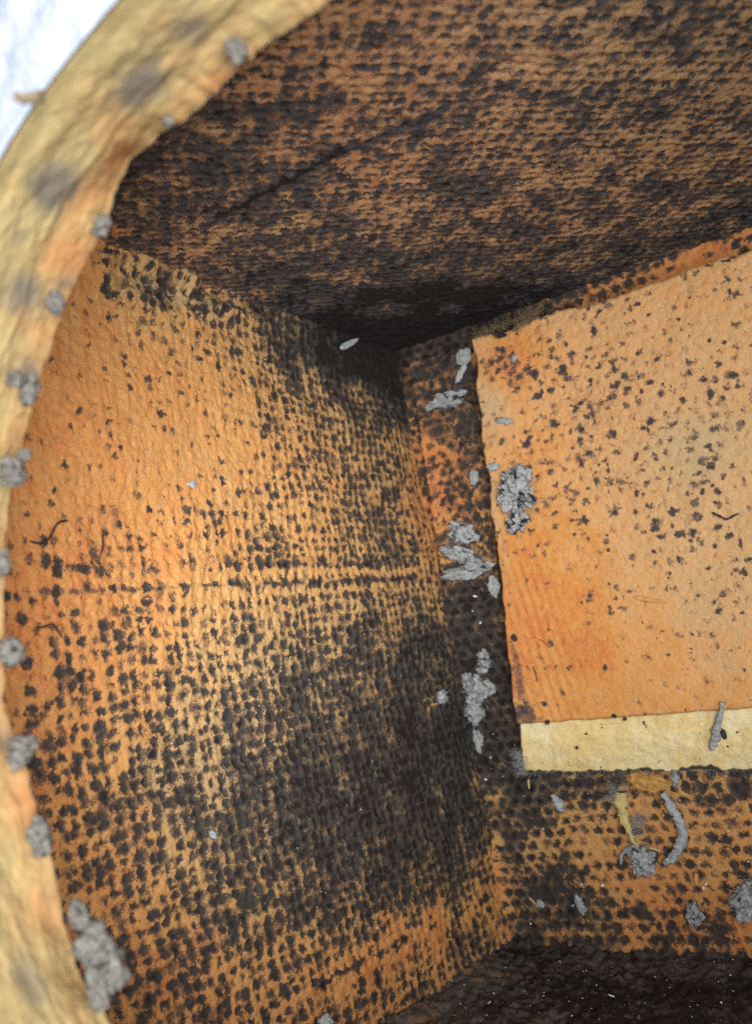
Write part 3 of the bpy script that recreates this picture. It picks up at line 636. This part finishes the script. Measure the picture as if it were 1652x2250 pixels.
# ------------------------------------------------------------------ panel with the round hole
FAR = [(720,-2),(665,45),(600,85),(525,150),(470,205),(405,262),(350,292),(325,320),(290,350),(262,405),(243,452),(225,500),(205,545),(175,600),(150,645),(122,725),(100,790),(82,840),(62,920),(45,985),(28,1050),(16,1120),(10,1180),(9,1300),(7,1400),(6,1480),(10,1560),(30,1620),(50,1668),(75,1765),(98,1845),(120,1920),(140,2020),(165,2120),(200,2180),(220,2205),(236,2250)]
hc = hit(1250, 1200, 1, YN)
fp = np.array([hit(u, v, 1, YN) for u, v in FAR]) - hc
th = np.arctan2(fp[:, 2], fp[:, 0]); th = np.where(th < 0, th + 2 * math.pi, th); rr = np.hypot(fp[:, 0], fp[:, 2])
o_ = np.argsort(th); th, rr = th[o_], rr[o_]
NTH, NW = 900, 70
ang = np.linspace(0, 2 * math.pi, NTH, endpoint=False)
rmean = rr.mean()
th_e = np.concatenate([[th[0] - 0.5], th, [th[-1] + 0.5]]); rr_e = np.concatenate([[rmean], rr, [rmean]])
rad_ = np.interp(ang, th_e, rr_e, left=rmean, right=rmean)
inside = (ang > th[0] - .05) & (ang < th[-1] + .05)
rad_ = rad_ + 0.0005 * fbm(ang * 60, ang * 0, 961, 3)
THK = 0.0268
A, Wd = np.meshgrid(ang, np.linspace(0, 1, NW), indexing='ij')
lump = 0.0006 * fbm(A * 5, Wd * 3, 965, 3) + 0.0002 * fbm(A * 26, Wd * 9, 969, 4) + 0.0002 * fbm(A * 90, Wd * 24, 973, 3)
lay = 0.00012 * np.sin(Wd * 23 + 3 * fbm(A * 6, Wd * 2, 977, 2))
groove = -0.0003 * np.exp(-((Wd - 0.42 - 0.05 * fbm(A * 5, A * 0, 979, 2)) / 0.03) ** 2)
mask = sstep(0, 0.10, Wd) * (1 - 0.8 * sstep(0.8, 1.0, Wd))
Rg = rad_[:, None] * (1 + 0 * Wd) - 0.006 * Wd ** 2 * 0 + (lump + lay - groove * 0.5) * mask
smooth_r = np.convolve(np.concatenate([rad_[-80:], rad_, rad_[:80]]), np.hanning(141) / np.hanning(141).sum(), 'same')[80:-80]
Rg = Rg * (1 - sstep(.01, .35, Wd)) + (smooth_r[:, None] + (lump + lay + groove) * mask) * sstep(.01, .35, Wd)
bulge = 1 - Wd
Yg = YN - THK * Wd
Pr = np.stack([hc[0] + Rg * np.cos(A), Yg, hc[2] + Rg * np.sin(A)], -1)
panel = empty('front_panel', (hc[0], YN - THK / 2, hc[2] - 0.15))
tag(panel, 'blurred foil-backed front panel with the ragged round hole the camera looks through', 'panel')
wrapf = lambda n, m: np.stack([(lambda i, j: i * m + j)(np.arange(n)[:, None], np.arange(m - 1)[None, :]),
                              ((np.arange(n) + 1) % n)[:, None] * m + np.arange(m - 1)[None, :],
                              ((np.arange(n) + 1) % n)[:, None] * m + np.arange(m - 1)[None, :] + 1,
                              np.arange(n)[:, None] * m + np.arange(m - 1)[None, :] + 1], -1).reshape(-1, 4)
uvr = project(Pr)
sm = np.zeros(A.shape); wm = 0.22 + 0.40 * (1 - Wd) ** 1.5 + 0.13 * fbm(A * 14, Wd * 7, 983, 4)
for (u, v, ru, rv, am) in [(420,60,60,45,.55),(310,185,90,40,.6),(260,170,60,40,.4),(115,410,70,40,.75),(60,640,80,40,.5),(40,510,60,30,.3),(140,620,40,30,.4),(60,820,50,30,.5),(20,1020,40,40,.4),(30,1640,40,40,.4),(60,2130,60,60,.3),(90,2180,50,50,.3),(30,1250,20,40,.2)]:
    i = np.argmin(((uvr[..., 0] - u) ** 2 + (uvr[..., 1] - v) ** 2).ravel()); ia, iw = divmod(int(i), NW)
    p0 = Pr[ia, iw]; s = mpp_at(p0); d = Pr - p0
    d2 = (d ** 2).sum(-1) / (s * (ru + rv) / 2) ** 2
    sm = np.maximum(sm, am * np.exp(-d2 * 0.8))
sm = sm + 0.14 * fbm(A * 16, Wd * 4, 985, 4) + 0.10 * fbm(A * 30, Wd * 26, 987, 3)
for (u, v, r, am) in [(260,340,40,.6),(190,420,50,.4),(150,560,60,.4),(230,270,60,.2),(480,190,40,.4),(60,1750,60,.4),(110,2000,60,.3),(40,960,50,.3)]:
    i = np.argmin(((uvr[..., 0] - u) ** 2 + (uvr[..., 1] - v) ** 2).ravel()); ia, iw = divmod(int(i), NW)
    p0 = Pr[ia, iw]; s = mpp_at(p0); d2 = ((Pr - p0) ** 2).sum(-1) / (s * r) ** 2
    wm = wm + am * np.exp(-d2)
mesh_obj('cut_edge', Pr.reshape(-1, 3), wrapf(NTH, NW), M_RIM, panel, attrs={'soot': sm, 'tint': wm})
# outer foil and inner face reach out from the two lips of the hole to a rectangle
def to_rect(a):
    x0, x1, z0, z1 = -0.02 - hc[0], 0.40 - hc[0], -0.03 - hc[2], H + 0.03 - hc[2]
    c_, s_ = np.cos(a), np.sin(a)
    tx = np.where(c_ > 0, x1 / np.maximum(c_, 1e-6), x0 / np.minimum(c_, -1e-6)); tz = np.where(s_ > 0, z1 / np.maximum(s_, 1e-6), z0 / np.minimum(s_, -1e-6))
    return np.minimum(tx, tz)
RO = to_rect(ang)
NF = 70
w2 = np.linspace(0, 1, NF)[None, :]
def face_out(R0, y, amp, seed):
    Rr = R0[:, None] * (1 - w2) + RO[:, None] * w2
    X = hc[0] + Rr * np.cos(ang)[:, None]; Zz = hc[2] + Rr * np.sin(ang)[:, None]
    Yy = y[:, None] * (1 - w2) + y.mean() * w2 + amp * fbm(X * 90, Zz * 90, seed, 4) * sstep(0, .06, w2)
    return np.stack([X, Yy, Zz], -1)
foil = face_out(Rg[:, -1] + 0.0002, Yg[:, -1] - 0.0003, 0.0016, 991)
mesh_obj('foil_facing', foil.reshape(-1, 3), wrapf(NTH, NF), M_FOIL, panel)
inn = face_out(Rg[:, 0], Yg[:, 0] + 0.0001, 0.0004, 995)
mesh_obj('inner_facing', inn.reshape(-1, 3), wrapf(NTH, NF), M_BACK, panel)
# curled splinter of core at the foil lip
vs, fs = [], []
near = lambda u, v: at_depth(u, v, 0.158)
tube(vs, fs, [near(95, 212), near(75, 214), near(52, 218), near(38, 212), near(34, 204)], [.0012, .0010, .0009, .0008, .0005], 6)
mesh_obj('curled_scrap', np.array(vs), fs, M_RIM, panel, attrs={'soot': np.full(len(vs), .45), 'tint': np.full(len(vs), .5)})

# ------------------------------------------------------------------ lint clumps
def clump(name, label, P0, N, wpx, hpx, ang_d, mat, seed, thick=0.5, subdiv=5, rough=0.8, specks=0.0, fib=24, cat='lint clump', group=None, lift=0.45):
    s = mpp_at(P0); r, u = frame(N); a = math.radians(ang_d)
    r2 = r * math.cos(a) + u * math.sin(a); u2 = -r * math.sin(a) + u * math.cos(a)
    bm = bmesh.new(); bmesh.ops.create_icosphere(bm, subdivisions=subdiv, radius=1.0)
    q = np.array([v.co[:] for v in bm.verts]); fc = [tuple(v.index for v in f.verts) for f in bm.faces]; bm.free()
    n1 = vn3(q * 1.5 + seed, seed); n2 = vn3(q * 4.2 + seed, seed + 3); n3 = vn3(q * 10 + seed, seed + 7)
    fold = 1 - np.abs(vn3(q * 2.6 + seed * 2, seed + 11)) * 2
    k = 0.88 + rough * (0.42 * n1 + 0.24 * n2 + 0.09 * n3 + 0.10 * fold)
    k = np.clip(k, 0.25, 1.6)
    az = np.arctan2(q[:, 1], q[:, 0]); flat = np.hypot(q[:, 0], q[:, 1])
    rim = 1 + rough * 0.38 * fbm(np.cos(az) * 1.7 + seed, np.sin(az) * 1.7, seed + 21, 3) * flat
    crk = 1 - np.abs(vn3(q * 5 + seed, seed + 25)) * 2.5
    k = np.clip(k * rim, .35, 1.35) * (1 + 0.05 * rough * np.clip(crk, -1, 1))
    q2 = q * k[:, None]
    hw, hh = wpx * s / 2, hpx * s / 2; ht = thick * min(hw, hh)
    wz = q2[:, 2] * (1 + 0.5 * n2) + (q[:, 2] > 0) * (0.55 * np.clip(crk, -1, 1) + 0.35 * n2)
    V = P0 + N * ht * lift + q2[:, :1] * hw * r2 + q2[:, 1:2] * hh * u2 + (wz * ht)[:, None] * N
    sp = np.zeros(len(q))
    if specks > 0: sp = sstep(0.22, 0.42, vn3(q * 3.2 + 31 + seed, seed + 15)) * specks
    o = mesh_obj(name, V, fc, mat, None, attrs={'soot': sp})
    tag(o, label, cat, group)
    if fib:
        rs = np.random.default_rng(seed); vs, fs = [], []
        for i in range(fib * 2 if fib > 3 else fib):
            j = rs.integers(0, len(q)); d = (V[j] - P0); d = d - N * (d @ N) * 0.7
            if q[j, 2] < -0.4: continue
            fibre(vs, fs, V[j] - d * 0.15, d + N * 0.2 * np.linalg.norm(d), rs.uniform(.25, .8) * min(hw, hh) * 1.15, 0.00006, 1.2, 6)
        for i in range(fib * 3):
            j = rs.integers(0, len(q))
            if q[j, 2] < -0.1: continue
            tg = rs.normal(0, 1, 3); tg = tg - N * (tg @ N) * 0.85
            fibre(vs, fs, V[j] + N * 0.0001, tg, rs.uniform(.4, 1.1) * min(hw, hh), 0.00009, 2.2, 7)
        f2 = bpy.data.meshes.new('loose_fibres'); f2.from_pydata([tuple(np.array(x) - np.array(o.location)) for x in vs], [], fs); f2.materials.append(mat)
        fo = bpy.data.objects.new('loose_fibres', f2); COL.objects.link(fo); fo.parent = o; fo['kind'] = 'stuff'
    return o
def flap_pt(u, v): return hit(u, v, 1, -0.0062)
NY = np.array([0, -1.0, 0]); NX = np.array([1.0, 0, 0])
G = 'grey lint clumps in the corner beside the board'
clump('lint_clump', 'smooth grey lint leaf high in the corner, left of the board top', flap_pt(1020,786), NY, 34, 44, -25, M_LINT, 11, .35, 3, .5, fib=4, group=G)
clump('lint_shard', 'thin whitish lint shard just under the smooth grey lint leaf', flap_pt(1014,818), NY, 16, 52, -30, M_WHITE, 12, .4, 3, .7, fib=4, cat='lint shard')
clump('lint_clump', 'wispy flat grey lint beside the upper board edge', flap_pt(988,882), NY, 86, 34, 10, M_LINT, 13, .6, 4, 1.2, .6, 40, group=G)
clump('lint_clump', 'small grey lint tangled with black mould above the largest corner clump', flap_pt(1018,1172), NY, 66, 50, -15, M_LINT, 14, .5, 4, 1.1, 1, 26, group=G)
clump('lint_clump', 'upper torn lobe of the largest grey lint in the corner', flap_pt(1022,1222), NY, 92, 34, -22, M_LINT, 15, .7, 4, .95, .6, 26, group=G)
clump('lint_clump', 'long lower roll of the largest grey lint in the corner', flap_pt(1032,1254), NY, 112, 36, 14, M_LINT, 16, .8, 4, .8, .7, 24, group=G)
clump('lint_clump', 'grey lint tag hanging at the board edge below the largest clump', flap_pt(1086,1288), NY, 30, 52, 15, M_LINT, 17, .4, 3, .6, fib=8, group=G)
rp = lambda u, v: LOC_R.point(u, v)
clump('lint_clump', 'small round grey lint topping the lower group in the black corner', rp(1066,1449), NY, 32, 36, 0, M_LINT, 18, .6, 4, .9, .8, 18, group=G)
clump('lint_clump', 'tiny grey lint between the small round one and the crumpled one', rp(1060,1472), NY, 26, 14, 10, M_LINT, 19, .6, 3, .9, fib=10, group=G)
clump('lint_clump', 'small pale lint left of the crumpled grey lint in the black corner', rp(1030,1497), NY, 30, 34, 20, M_LINT, 20, .6, 4, .9, fib=14, group=G)
clump('lint_clump', 'crumpled grey lint, largest of the lower group in the black corner', rp(1060,1513), NY, 52, 56, 10, M_LINT, 21, .7, 4, 1.0, .5, 24, group=G)
clump('lint_clump', 'grey lint with one black hole, lowest of the corner group', rp(1046,1558), NY, 46, 52, 25, M_LINT, 22, .6, 4, 1.0, .8, 22, group=G)
clump('lint_clump', 'lone grey lint crumb on the black part of the left wall', LOC_L.point(966,1533), NX, 30, 34, 10, M_LINT, 23, .6, 3, .8, fib=12)
clump('lint_clump', 'wisp of pale lint under the lowest corner clump', rp(1052,1625), NY, 20, 60, 12, M_LINT, 24, .4, 3, 1.1, .6, 14)
bp = lambda u, v: hit(u, v, 1, BO - 0.0006)
clump('lint_clump', 'big grey lint peppered with black specks on the board face', bp(1136,1082), NY, 82, 100, 20, M_LINT, 25, .38, 5, 1.15, 1.0, 40)
clump('lint_clump', 'tail of grey lint below the big peppered one on the board', bp(1140,1142), NY, 46, 52, -40, M_LINT, 26, .38, 4, 1.1, .9, 16)
clump('lint_clump', 'little wispy grey lint on the board above the big peppered one', bp(1112,926), NY, 40, 16, -12, M_LINT, 27, .6, 3, 1.0, .4, 14)
clump('lint_clump', 'pale grey crumb on the red-orange mark near the board corner', bp(1130,787), NY, 15, 17, 0, M_LINT, 28, .6, 3, .5, fib=0)
clump('lint_clump', 'faint flat grey smudge of lint near the left board edge', bp(1083,1026), NY, 28, 18, 10, M_LINT, 29, .3, 3, .8, fib=6)
clump('lint_clump', 'grey lint behind the board edge right of the wispy flat lint', flap_pt(1042,1045), NY, 20, 34, 0, M_LINT, 30, .5, 3, .8, fib=8, group=G)
clump('lint_clump', 'grey lint with black specks on the spotted wall low at right', rp(1528,2008), NY, 40, 52, 20, M_LINT, 31, .6, 4, .7, .7, 18)
clump('lint_clump', 'pale swirled lint cut by the right picture edge', rp(1642,1968), NY, 66, 84, -40, M_LINT, 32, .6, 4, .9, .6, 26)
clump('lint_clump', 'small blue-grey lint on the black blotch of the lower wall', rp(1187,1985), NY, 22, 18, 0, M_LINT, 33, .5, 3, .7, .5, 6)
clump('lint_clump', 'curled grey lint on the dark blotch right of the small blue-grey one', rp(1275,1985), NY, 20, 44, 30, M_LINT, 34, .5, 3, 1.0, .5, 10)
clump('lint_clump', 'faint whitish lint wisp under the left end of the cut edge', rp(1226,1762), NY, 22, 44, 30, M_WHITE, 35, .3, 3, 1.0, fib=22, cat='lint wisp')
clump('lint_clump', 'grey tuft poking out under the cut edge right of the orange fuzz', hit(1484,1706,1,-0.005), NY, 20, 36, 8, M_LINT, 36, .6, 3, .9, fib=20)
clump('lint_clump', 'white fluff on the orange part of the left wall', LOC_L.point(421,1065), NX, 26, 18, 20, M_WHITE, 37, .5, 3, .8, fib=12, cat='fluff')
clump('lint_clump', 'thin white wisp on the lower left wall beside black mould', LOC_L.point(465,1833), NX, 34, 12, -15, M_WHITE, 38, .4, 3, 1.1, fib=18, cat='fluff')
clump('lint_clump', 'white fluff on the black floor at the bottom edge', hit(712,2243,0,.002), NX, 34, 26, 0, M_WHITE, 40, .6, 3, 1.0, fib=16, cat='fluff')
clump('black_spot', 'round black crumb on the board near its lower left edge', bp(1131,1402), NY, 17, 20, 20, M_CRUMB, 41, .35, 3, .5, fib=0, cat='crumb')
clump('black_spot', 'black crumb on the pale cut edge beside the hanging lint', hit(1588,1612,1,-0.0175), NY, 14, 26, 20, M_CRUMB, 42, .5, 3, .8, fib=0, cat='crumb')
clump('black_spot', 'black crumb at the left of the fold above the cut edge', hit(1203,1587,1,BO-.0008), NY, 13, 11, 20, M_CRUMB, 43, .6, 3, .6, fib=0, cat='crumb')
clump('black_spot', 'left of two black crumbs on the fold above the cut edge', hit(1349,1573,1,BO-.0008), NY, 12, 10, 0, M_CRUMB, 44, .6, 3, .6, fib=0, cat='crumb')
clump('black_spot', 'right of two black crumbs on the fold above the cut edge', hit(1372,1580,1,BO-.0008), NY, 9, 8, 0, M_CRUMB, 45, .6, 3, .6, fib=0, cat='crumb')
clump('black_spot', 'tiny dark speck on the middle of the cut edge', hit(1267,1643,1,-.0155), NY, 8, 7, 0, M_CRUMB, 46, .6, 3, .6, fib=0, cat='crumb')
# along the rim of the hole (out of focus)
GR = 'lint stuck along the rim of the hole'
def rimc(u, v, w_, h_, a, seed, label, y=0.0, thick=.9, mat=M_LINTD): 
    clump('rim_lint', label, hit(u, v, 1, YN - y), NY, w_ * .85, h_ * .85, a, mat, seed, thick, 4, .6, .6, 9, 'lint clump', GR)
rimc(530,118,54,60,30, 61, 'topmost grey lint on the rim of the hole', .004)
rimc(374,262,26,40,10, 62, 'small pointed grey lint on the upper rim', .002)
rimc(230,500,36,58,-15, 63, 'grey lint where rim, ceiling and left wall meet', .001, .9)
rimc(130,668,38,66,10, 64, 'grey lint on the rim below the ceiling line', .002)
rimc(74,860,44,84,-25, 65, 'right half of the double lint on the rim', .001, .9)
rimc(38,832,60,36,-10, 66, 'left half of the double lint on the rim', .006)
rimc(40,1038,56,76,10, 67, 'grey lint on the rim level with the bare orange wall', .003)
rimc(60,1002,28,40,-10, 68, 'small pale lint knob above the lint at the left picture edge', .001)
rimc(14,1238,36,72,0, 69, 'narrow grey lint on the rim level with the dotted rows', .002)
rimc(38,1430,58,82,20, 70, 'round grey lint on the rim at mid height', .002)
rimc(62,1645,60,80,-20, 71, 'grey lint on the rim, second above the big lower clump', .002)
rimc(100,1838,50,98,12, 72, 'long grey lint on the rim just above the big clump', .002)
rimc(236,2095,92,200,28, 73, 'biggest dark lint clump hanging on the lower rim', -.004, .8)
rimc(182,2005,44,76,35, 74, 'pale upper lobe of the big lower rim clump', .001, .8)
rimc(222,2165,56,120,35, 76, 'lower shaded lobe of the big rim clump', .000, .7)

# ------------------------------------------------------------------ hanging tufts under the cut edge
def rope(name, label, pts, rads, mat, seed, cat, fuzz=0, fuzzlen=.004, parent=None, fm=None):
    p = np.array(pts); t = np.linspace(0, 1, len(p)); tt = np.linspace(0, 1, 40)
    q = np.stack([np.interp(tt, t, p[:, k]) for k in range(3)], -1)
    for _ in range(3): q[1:-1] = (q[:-2] + 2 * q[1:-1] + q[2:]) / 4
    rd = np.interp(tt, t, rads)
    vs, fs = [], []; tube(vs, fs, q, rd, 12)
    V = np.array(vs); cen = np.repeat(q, 12, 0); d = V - cen
    V = cen + d * (1 + 0.55 * vn3(V * 700, seed) + 0.25 * vn3(V * 1800, seed + 9))[:, None]
    o = mesh_obj(name, V, fs, mat, parent, attrs={'soot': np.zeros(len(V))})
    if label: tag(o, label, cat)
    if fuzz:
        vs, fs = [], []
        for i in range(fuzz):
            j = RNG.integers(2, 38); dd = RNG.normal(0, 1, 3); dd[1] = -abs(dd[1]) * .4
            fibre(vs, fs, q[j], dd, RNG.uniform(.4, 1) * fuzzlen, 0.00005, 1.0, 6)
        base = np.array(o.location) if parent is None else np.array(parent.location)
        me = bpy.data.meshes.new('loose_fibres'); me.from_pydata([tuple(np.array(x) - base) for x in vs], [], fs); me.materials.append(fm or mat)
        fo = bpy.data.objects.new('loose_fibres', me); COL.objects.link(fo); fo.parent = o if parent is None else parent; fo['kind'] = 'stuff'
    return o
hy = lambda u, v, y=-0.003: hit(u, v, 1, y)
rope('lint_roll', 'long curved caterpillar-like grey lint hanging under the board',
     [hy(1456,1742), hy(1472,1770), hy(1490,1800), hy(1499,1830), hy(1492,1862), hy(1478,1885), hy(1460,1897)],
     [.0012, .0020, .0021, .0021, .0023, .0021, .0010], M_LINT, 81, 'lint roll', 60, .0025)
tuft = empty('fibre_tuft', tuple(hy(1400, 1880)))
tag(tuft, 'yellow glass fibre strand with white fuzz hanging below the cut edge', 'fibre tuft')
rope('yellow_strand', None, [hy(1364,1738), hy(1362,1770), hy(1372,1800), hy(1382,1830), hy(1398,1860), hy(1414,1880)],
     [.0028, .0027, .0020, .0012, .0009, .0005], M_YEL, 83, None, 0, 0, tuft)
vs, fs = [], []
for (u, v, n, L, du, dv) in [(1358,1755,60,.0085,-1,.2),(1352,1740,40,.006,-.5,.6),(1392,1800,70,.0095,1,-.1),(1385,1815,50,.0085,1,-.5),(1368,1735,30,.005,.4,.8)]:
    for i in range(n):
        p = hy(u + RNG.normal(0, 6), v + RNG.normal(0, 9), -0.0035)
        d = W[:, 0] * (du + RNG.normal(0, .45)) + W[:, 2] * (dv + RNG.normal(0, .45)) + np.array([0, -.15 + RNG.normal(0, .15), 0])
        fibre(vs, fs, p, d, RNG.uniform(.4, 1) * L, 0.000055, .8, 6)
mf = mesh_obj('white_fuzz', np.array(vs), fs, M_WHITE, tuft, attrs={'soot': np.zeros(len(vs))}); mf['kind'] = 'stuff'
clump('lint_clump', 'grey-white lint ball at the end of the yellow fibre strand', hy(1412,1888), NY, 52, 66, 30, M_LINT, 84, .5, 4, 1.0, .6, 50)
rope('lint_roll', 'little hooked grey lint left of the lint ball', [hy(1394,1862), hy(1376,1868), hy(1364,1880), hy(1363,1898)], [.0006, .0009, .0010, .0006], M_LINT, 85, 'lint roll', 16, .002)
clump('orange_fuzz', 'orange fuzzy fibre lump poking out under the cut edge', hy(1422,1716,-.0035), NY, 92, 46, -4, M_ORG, 86, .35, 4, .35, 0, 160, 'fibre lump')
rope('lint_roll', 'grey lint strip hanging down the pale cut edge', [hit(1586,1542,1,-.0225), hit(1582,1565,1,-.0222), hit(1577,1585,1,-.0195), hit(1573,1610,1,-.0175), hit(1567,1632,1,-.0158), hit(1562,1648,1,-.0145)],
     [.0009, .0013, .0014, .0019, .0018, .0012], M_LINT, 87, 'lint roll', 24, .002)

# ------------------------------------------------------------------ small strays
def sliver(name, label, p, q, w_, mat, cat, N, group=None):
    p, q = np.array(p), np.array(q); d = q - p; L = np.linalg.norm(d); d /= L; s = np.cross(N, d); s /= np.linalg.norm(s)
    V = []
    for t, ww in ((0, .35), (.12, 1), (.6, .9), (1, .25)):
        c0 = p + d * L * t
        for a, b in ((-1, 0), (1, 0), (1, .6), (-1, .6)): V.append(c0 + s * a * ww * w_ / 2 + N * b * w_)
    Fc = [(0, 1, 2, 3), (15, 14, 13, 12)]
    for i in range(3):
        for j in range(4): Fc.append((i * 4 + j, i * 4 + (j + 1) % 4, i * 4 + 4 + (j + 1) % 4, i * 4 + 4 + j))
    o = mesh_obj(name, np.array(V), Fc, mat, None, smooth=False); tag(o, label, cat, group); return o
sliver('wood_splinter', 'light brown wood splinter lying on the board face', bp(1395,1312), bp(1464,1324), .0016, M_WOOD, 'splinter', NY)
sliver('wood_splinter', 'tiny pale splinter right of the yellow fibre strand', hy(1428,1862,-.001), hy(1452,1869,-.001), .0011, M_YEL, 'splinter', NY)
sliver('wood_splinter', 'upright orange flake on the spotted wall at right', hy(1529,1918,-.001), hy(1531,1944,-.001), .0016, M_WOOD, 'splinter', NY)
sliver('wood_splinter', 'thin orange sliver below the lone lint crumb', LOC_L.point(944,1549) + NX * .0006, LOC_L.point(958,1547) + NX * .0006, .0010, M_WOOD, 'splinter', NX)
sliver('wood_splinter', 'pale sliver beside the small blue-grey lint', hy(1163,1972,-.001), hy(1178,1987,-.001), .0008, M_YEL, 'splinter', NY)
sliver('wood_splinter', 'tiny upright straw under the left cut edge', hy(1161,1712,-.001), hy(1163,1733,-.001), .0010, M_YEL, 'splinter', NY)
def strand(name, label, pts, r, mat, cat):
    p = np.array(pts); t = np.linspace(0, 1, len(p)); tt = np.linspace(0, 1, 24)
    q = np.stack([np.interp(tt, t, p[:, k]) for k in range(3)], -1)
    for _ in range(2): q[1:-1] = (q[:-2] + 2 * q[1:-1] + q[2:]) / 4
    vs, fs = [], []; tube(vs, fs, q, r * (0.7 + 0.6 * RNG.random(24)) * np.minimum(1, np.minimum(tt, 1 - tt) * 8 + .3), 4)
    tag(mesh_obj(name, np.array(vs), fs, mat), label, cat)
lp = lambda u, v: LOC_L.point(u, v) + NX * .0008
cp = LOC_L.point(737, 774) + np.array([.003, 0, 0.001]); cq = LOC_L.point(770, 756) + np.array([.003, 0, 0.001])
sliver('paint_chip', 'white chip on the dark edge under the ceiling', cp, cq, .0030, M_WHITE, 'chip', NX)
strand('dark_thread', 'long S-curved dark thread on the bare orange wall near the rim', [lp(62,1190), lp(85,1196), lp(105,1188), lp(114,1168), lp(122,1152), lp(132,1146), lp(148,1145)], .00035, M_HAIR, 'thread')
strand('dark_thread', 'short branched dark thread above the dotted rows', [lp(214,1232), lp(222,1210), lp(224,1190), lp(222,1176), lp(238,1172)], .0003, M_HAIR, 'thread')
strand('dark_thread', 'dark wavy thread under the round rim lint', [lp(78,1380), lp(98,1378), lp(112,1370), lp(124,1385), lp(134,1402)], .0003, M_HAIR, 'thread')
strand('dark_thread', 'dark forked thread at the right edge of the board', [bp(1563,1125), bp(1580,1134), bp(1596,1142), bp(1606,1136), bp(1622,1128)], .0005, M_HAIR, 'thread')
strand('red_thread', 'fine red-orange fibre curling on the lower board', [bp(1162,1404), bp(1172,1400), bp(1184,1404), bp(1196,1412), bp(1206,1420)], .0003, M_REDF, 'thread')
strand('dark_thread', 'slanted black thread left of the big board spots', [bp(1170,1464), bp(1176,1478), bp(1180,1500)], .0003, M_HAIR, 'thread')

# pale glints of dust: too many to count
rs = np.random.default_rng(21); vs, fs = [], []
def fleck(p, N, size):
    r, u = frame(N); a = rs.uniform(0, 6.28); r2 = r * math.cos(a) + u * math.sin(a); u2 = -r * math.sin(a) + u * math.cos(a)
    b = len(vs); k = rs.integers(4, 6); tl = rs.normal(0, .25, 2); asp = rs.uniform(.4, 1)
    ring = [(math.cos(6.283 * i / k) * size * rs.uniform(.7, 1.2), math.sin(6.283 * i / k) * size * asp * rs.uniform(.7, 1.2)) for i in range(k)]
    for h in (0.0, 1.0):
        for x, y in ring: vs.append(p + r2 * x + u2 * y + N * (0.0004 + h * size * .4 + tl[0] * x + tl[1] * y))
    fs.append(tuple(b + k + i for i in range(k)))
    for i in range(k): fs.append((b + i, b + (i + 1) % k, b + k + (i + 1) % k, b + k + i))
def scatter(n, locator, N, u0, u1, v0, v1, s0=.00012, s1=.00036, off=0.0):
    for _ in range(n):
        p = locator(rs.uniform(u0, u1), rs.uniform(v0, v1)); fleck(np.array(p) + N * off, N, s0 + (s1 - s0) * rs.random() ** 3)
ll = lambda u, v: LOC_L.point(u, v); NZ = np.array([0, 0, 1.0])
lf = lambda u, v: LOC_F.point(u, v)
scatter(55, ll, NX, 560, 1080, 1380, 2000, off=.0004); scatter(14, ll, NX, 150, 800, 900, 1500, off=.0004); scatter(18, ll, NX, 300, 1000, 1950, 2240, off=.0004)
scatter(30, rp, NY, 1010, 1130, 1280, 1720, off=.0006); scatter(70, rp, NY, 1140, 1650, 1720, 2080, .00014, .00042, off=.0004)
scatter(110, lf, NZ, 960, 1650, 2110, 2250, .00014, .00045, off=.0006); scatter(26, bp, NY, 1080, 1640, 720, 1550, .0001, .00028)
for u, v, s in [(1046,1310,.0010),(1071,1711,.0011),(1040,1342,.0005),(1057,1368,.0007),(1056,1655,.0006),(1080,1664,.0006)]: fleck(rp(u, v) + NY * .0006, NY, s)
for u, v, s in [(1279,1942,.0008),(1325,1944,.0007),(1552,1940,.0010),(1546,1950,.0006),(1600,1825,.0006),(1376,2088,.0008),(1260,1988,.0006),(1168,2028,.0007),(1195,1820,.0006),(1388,1902,.0006)]: fleck(rp(u, v) + NY * .0006, NY, s)
for u, v, s in [(1068,2112,.0009),(1230,2118,.0006),(1344,2195,.0010),(1075,2210,.0008),(1280,2200,.0005),(900,2212,.0008)]: fleck(lf(u, v) + NZ * .0006, NZ, s)
fl = mesh_obj('dust_flecks', np.array(vs), fs, M_FLECK, None, smooth=False)
tag(fl, 'tiny pale glinting dust flecks scattered over wall and floor', 'dust', None, 'stuff')
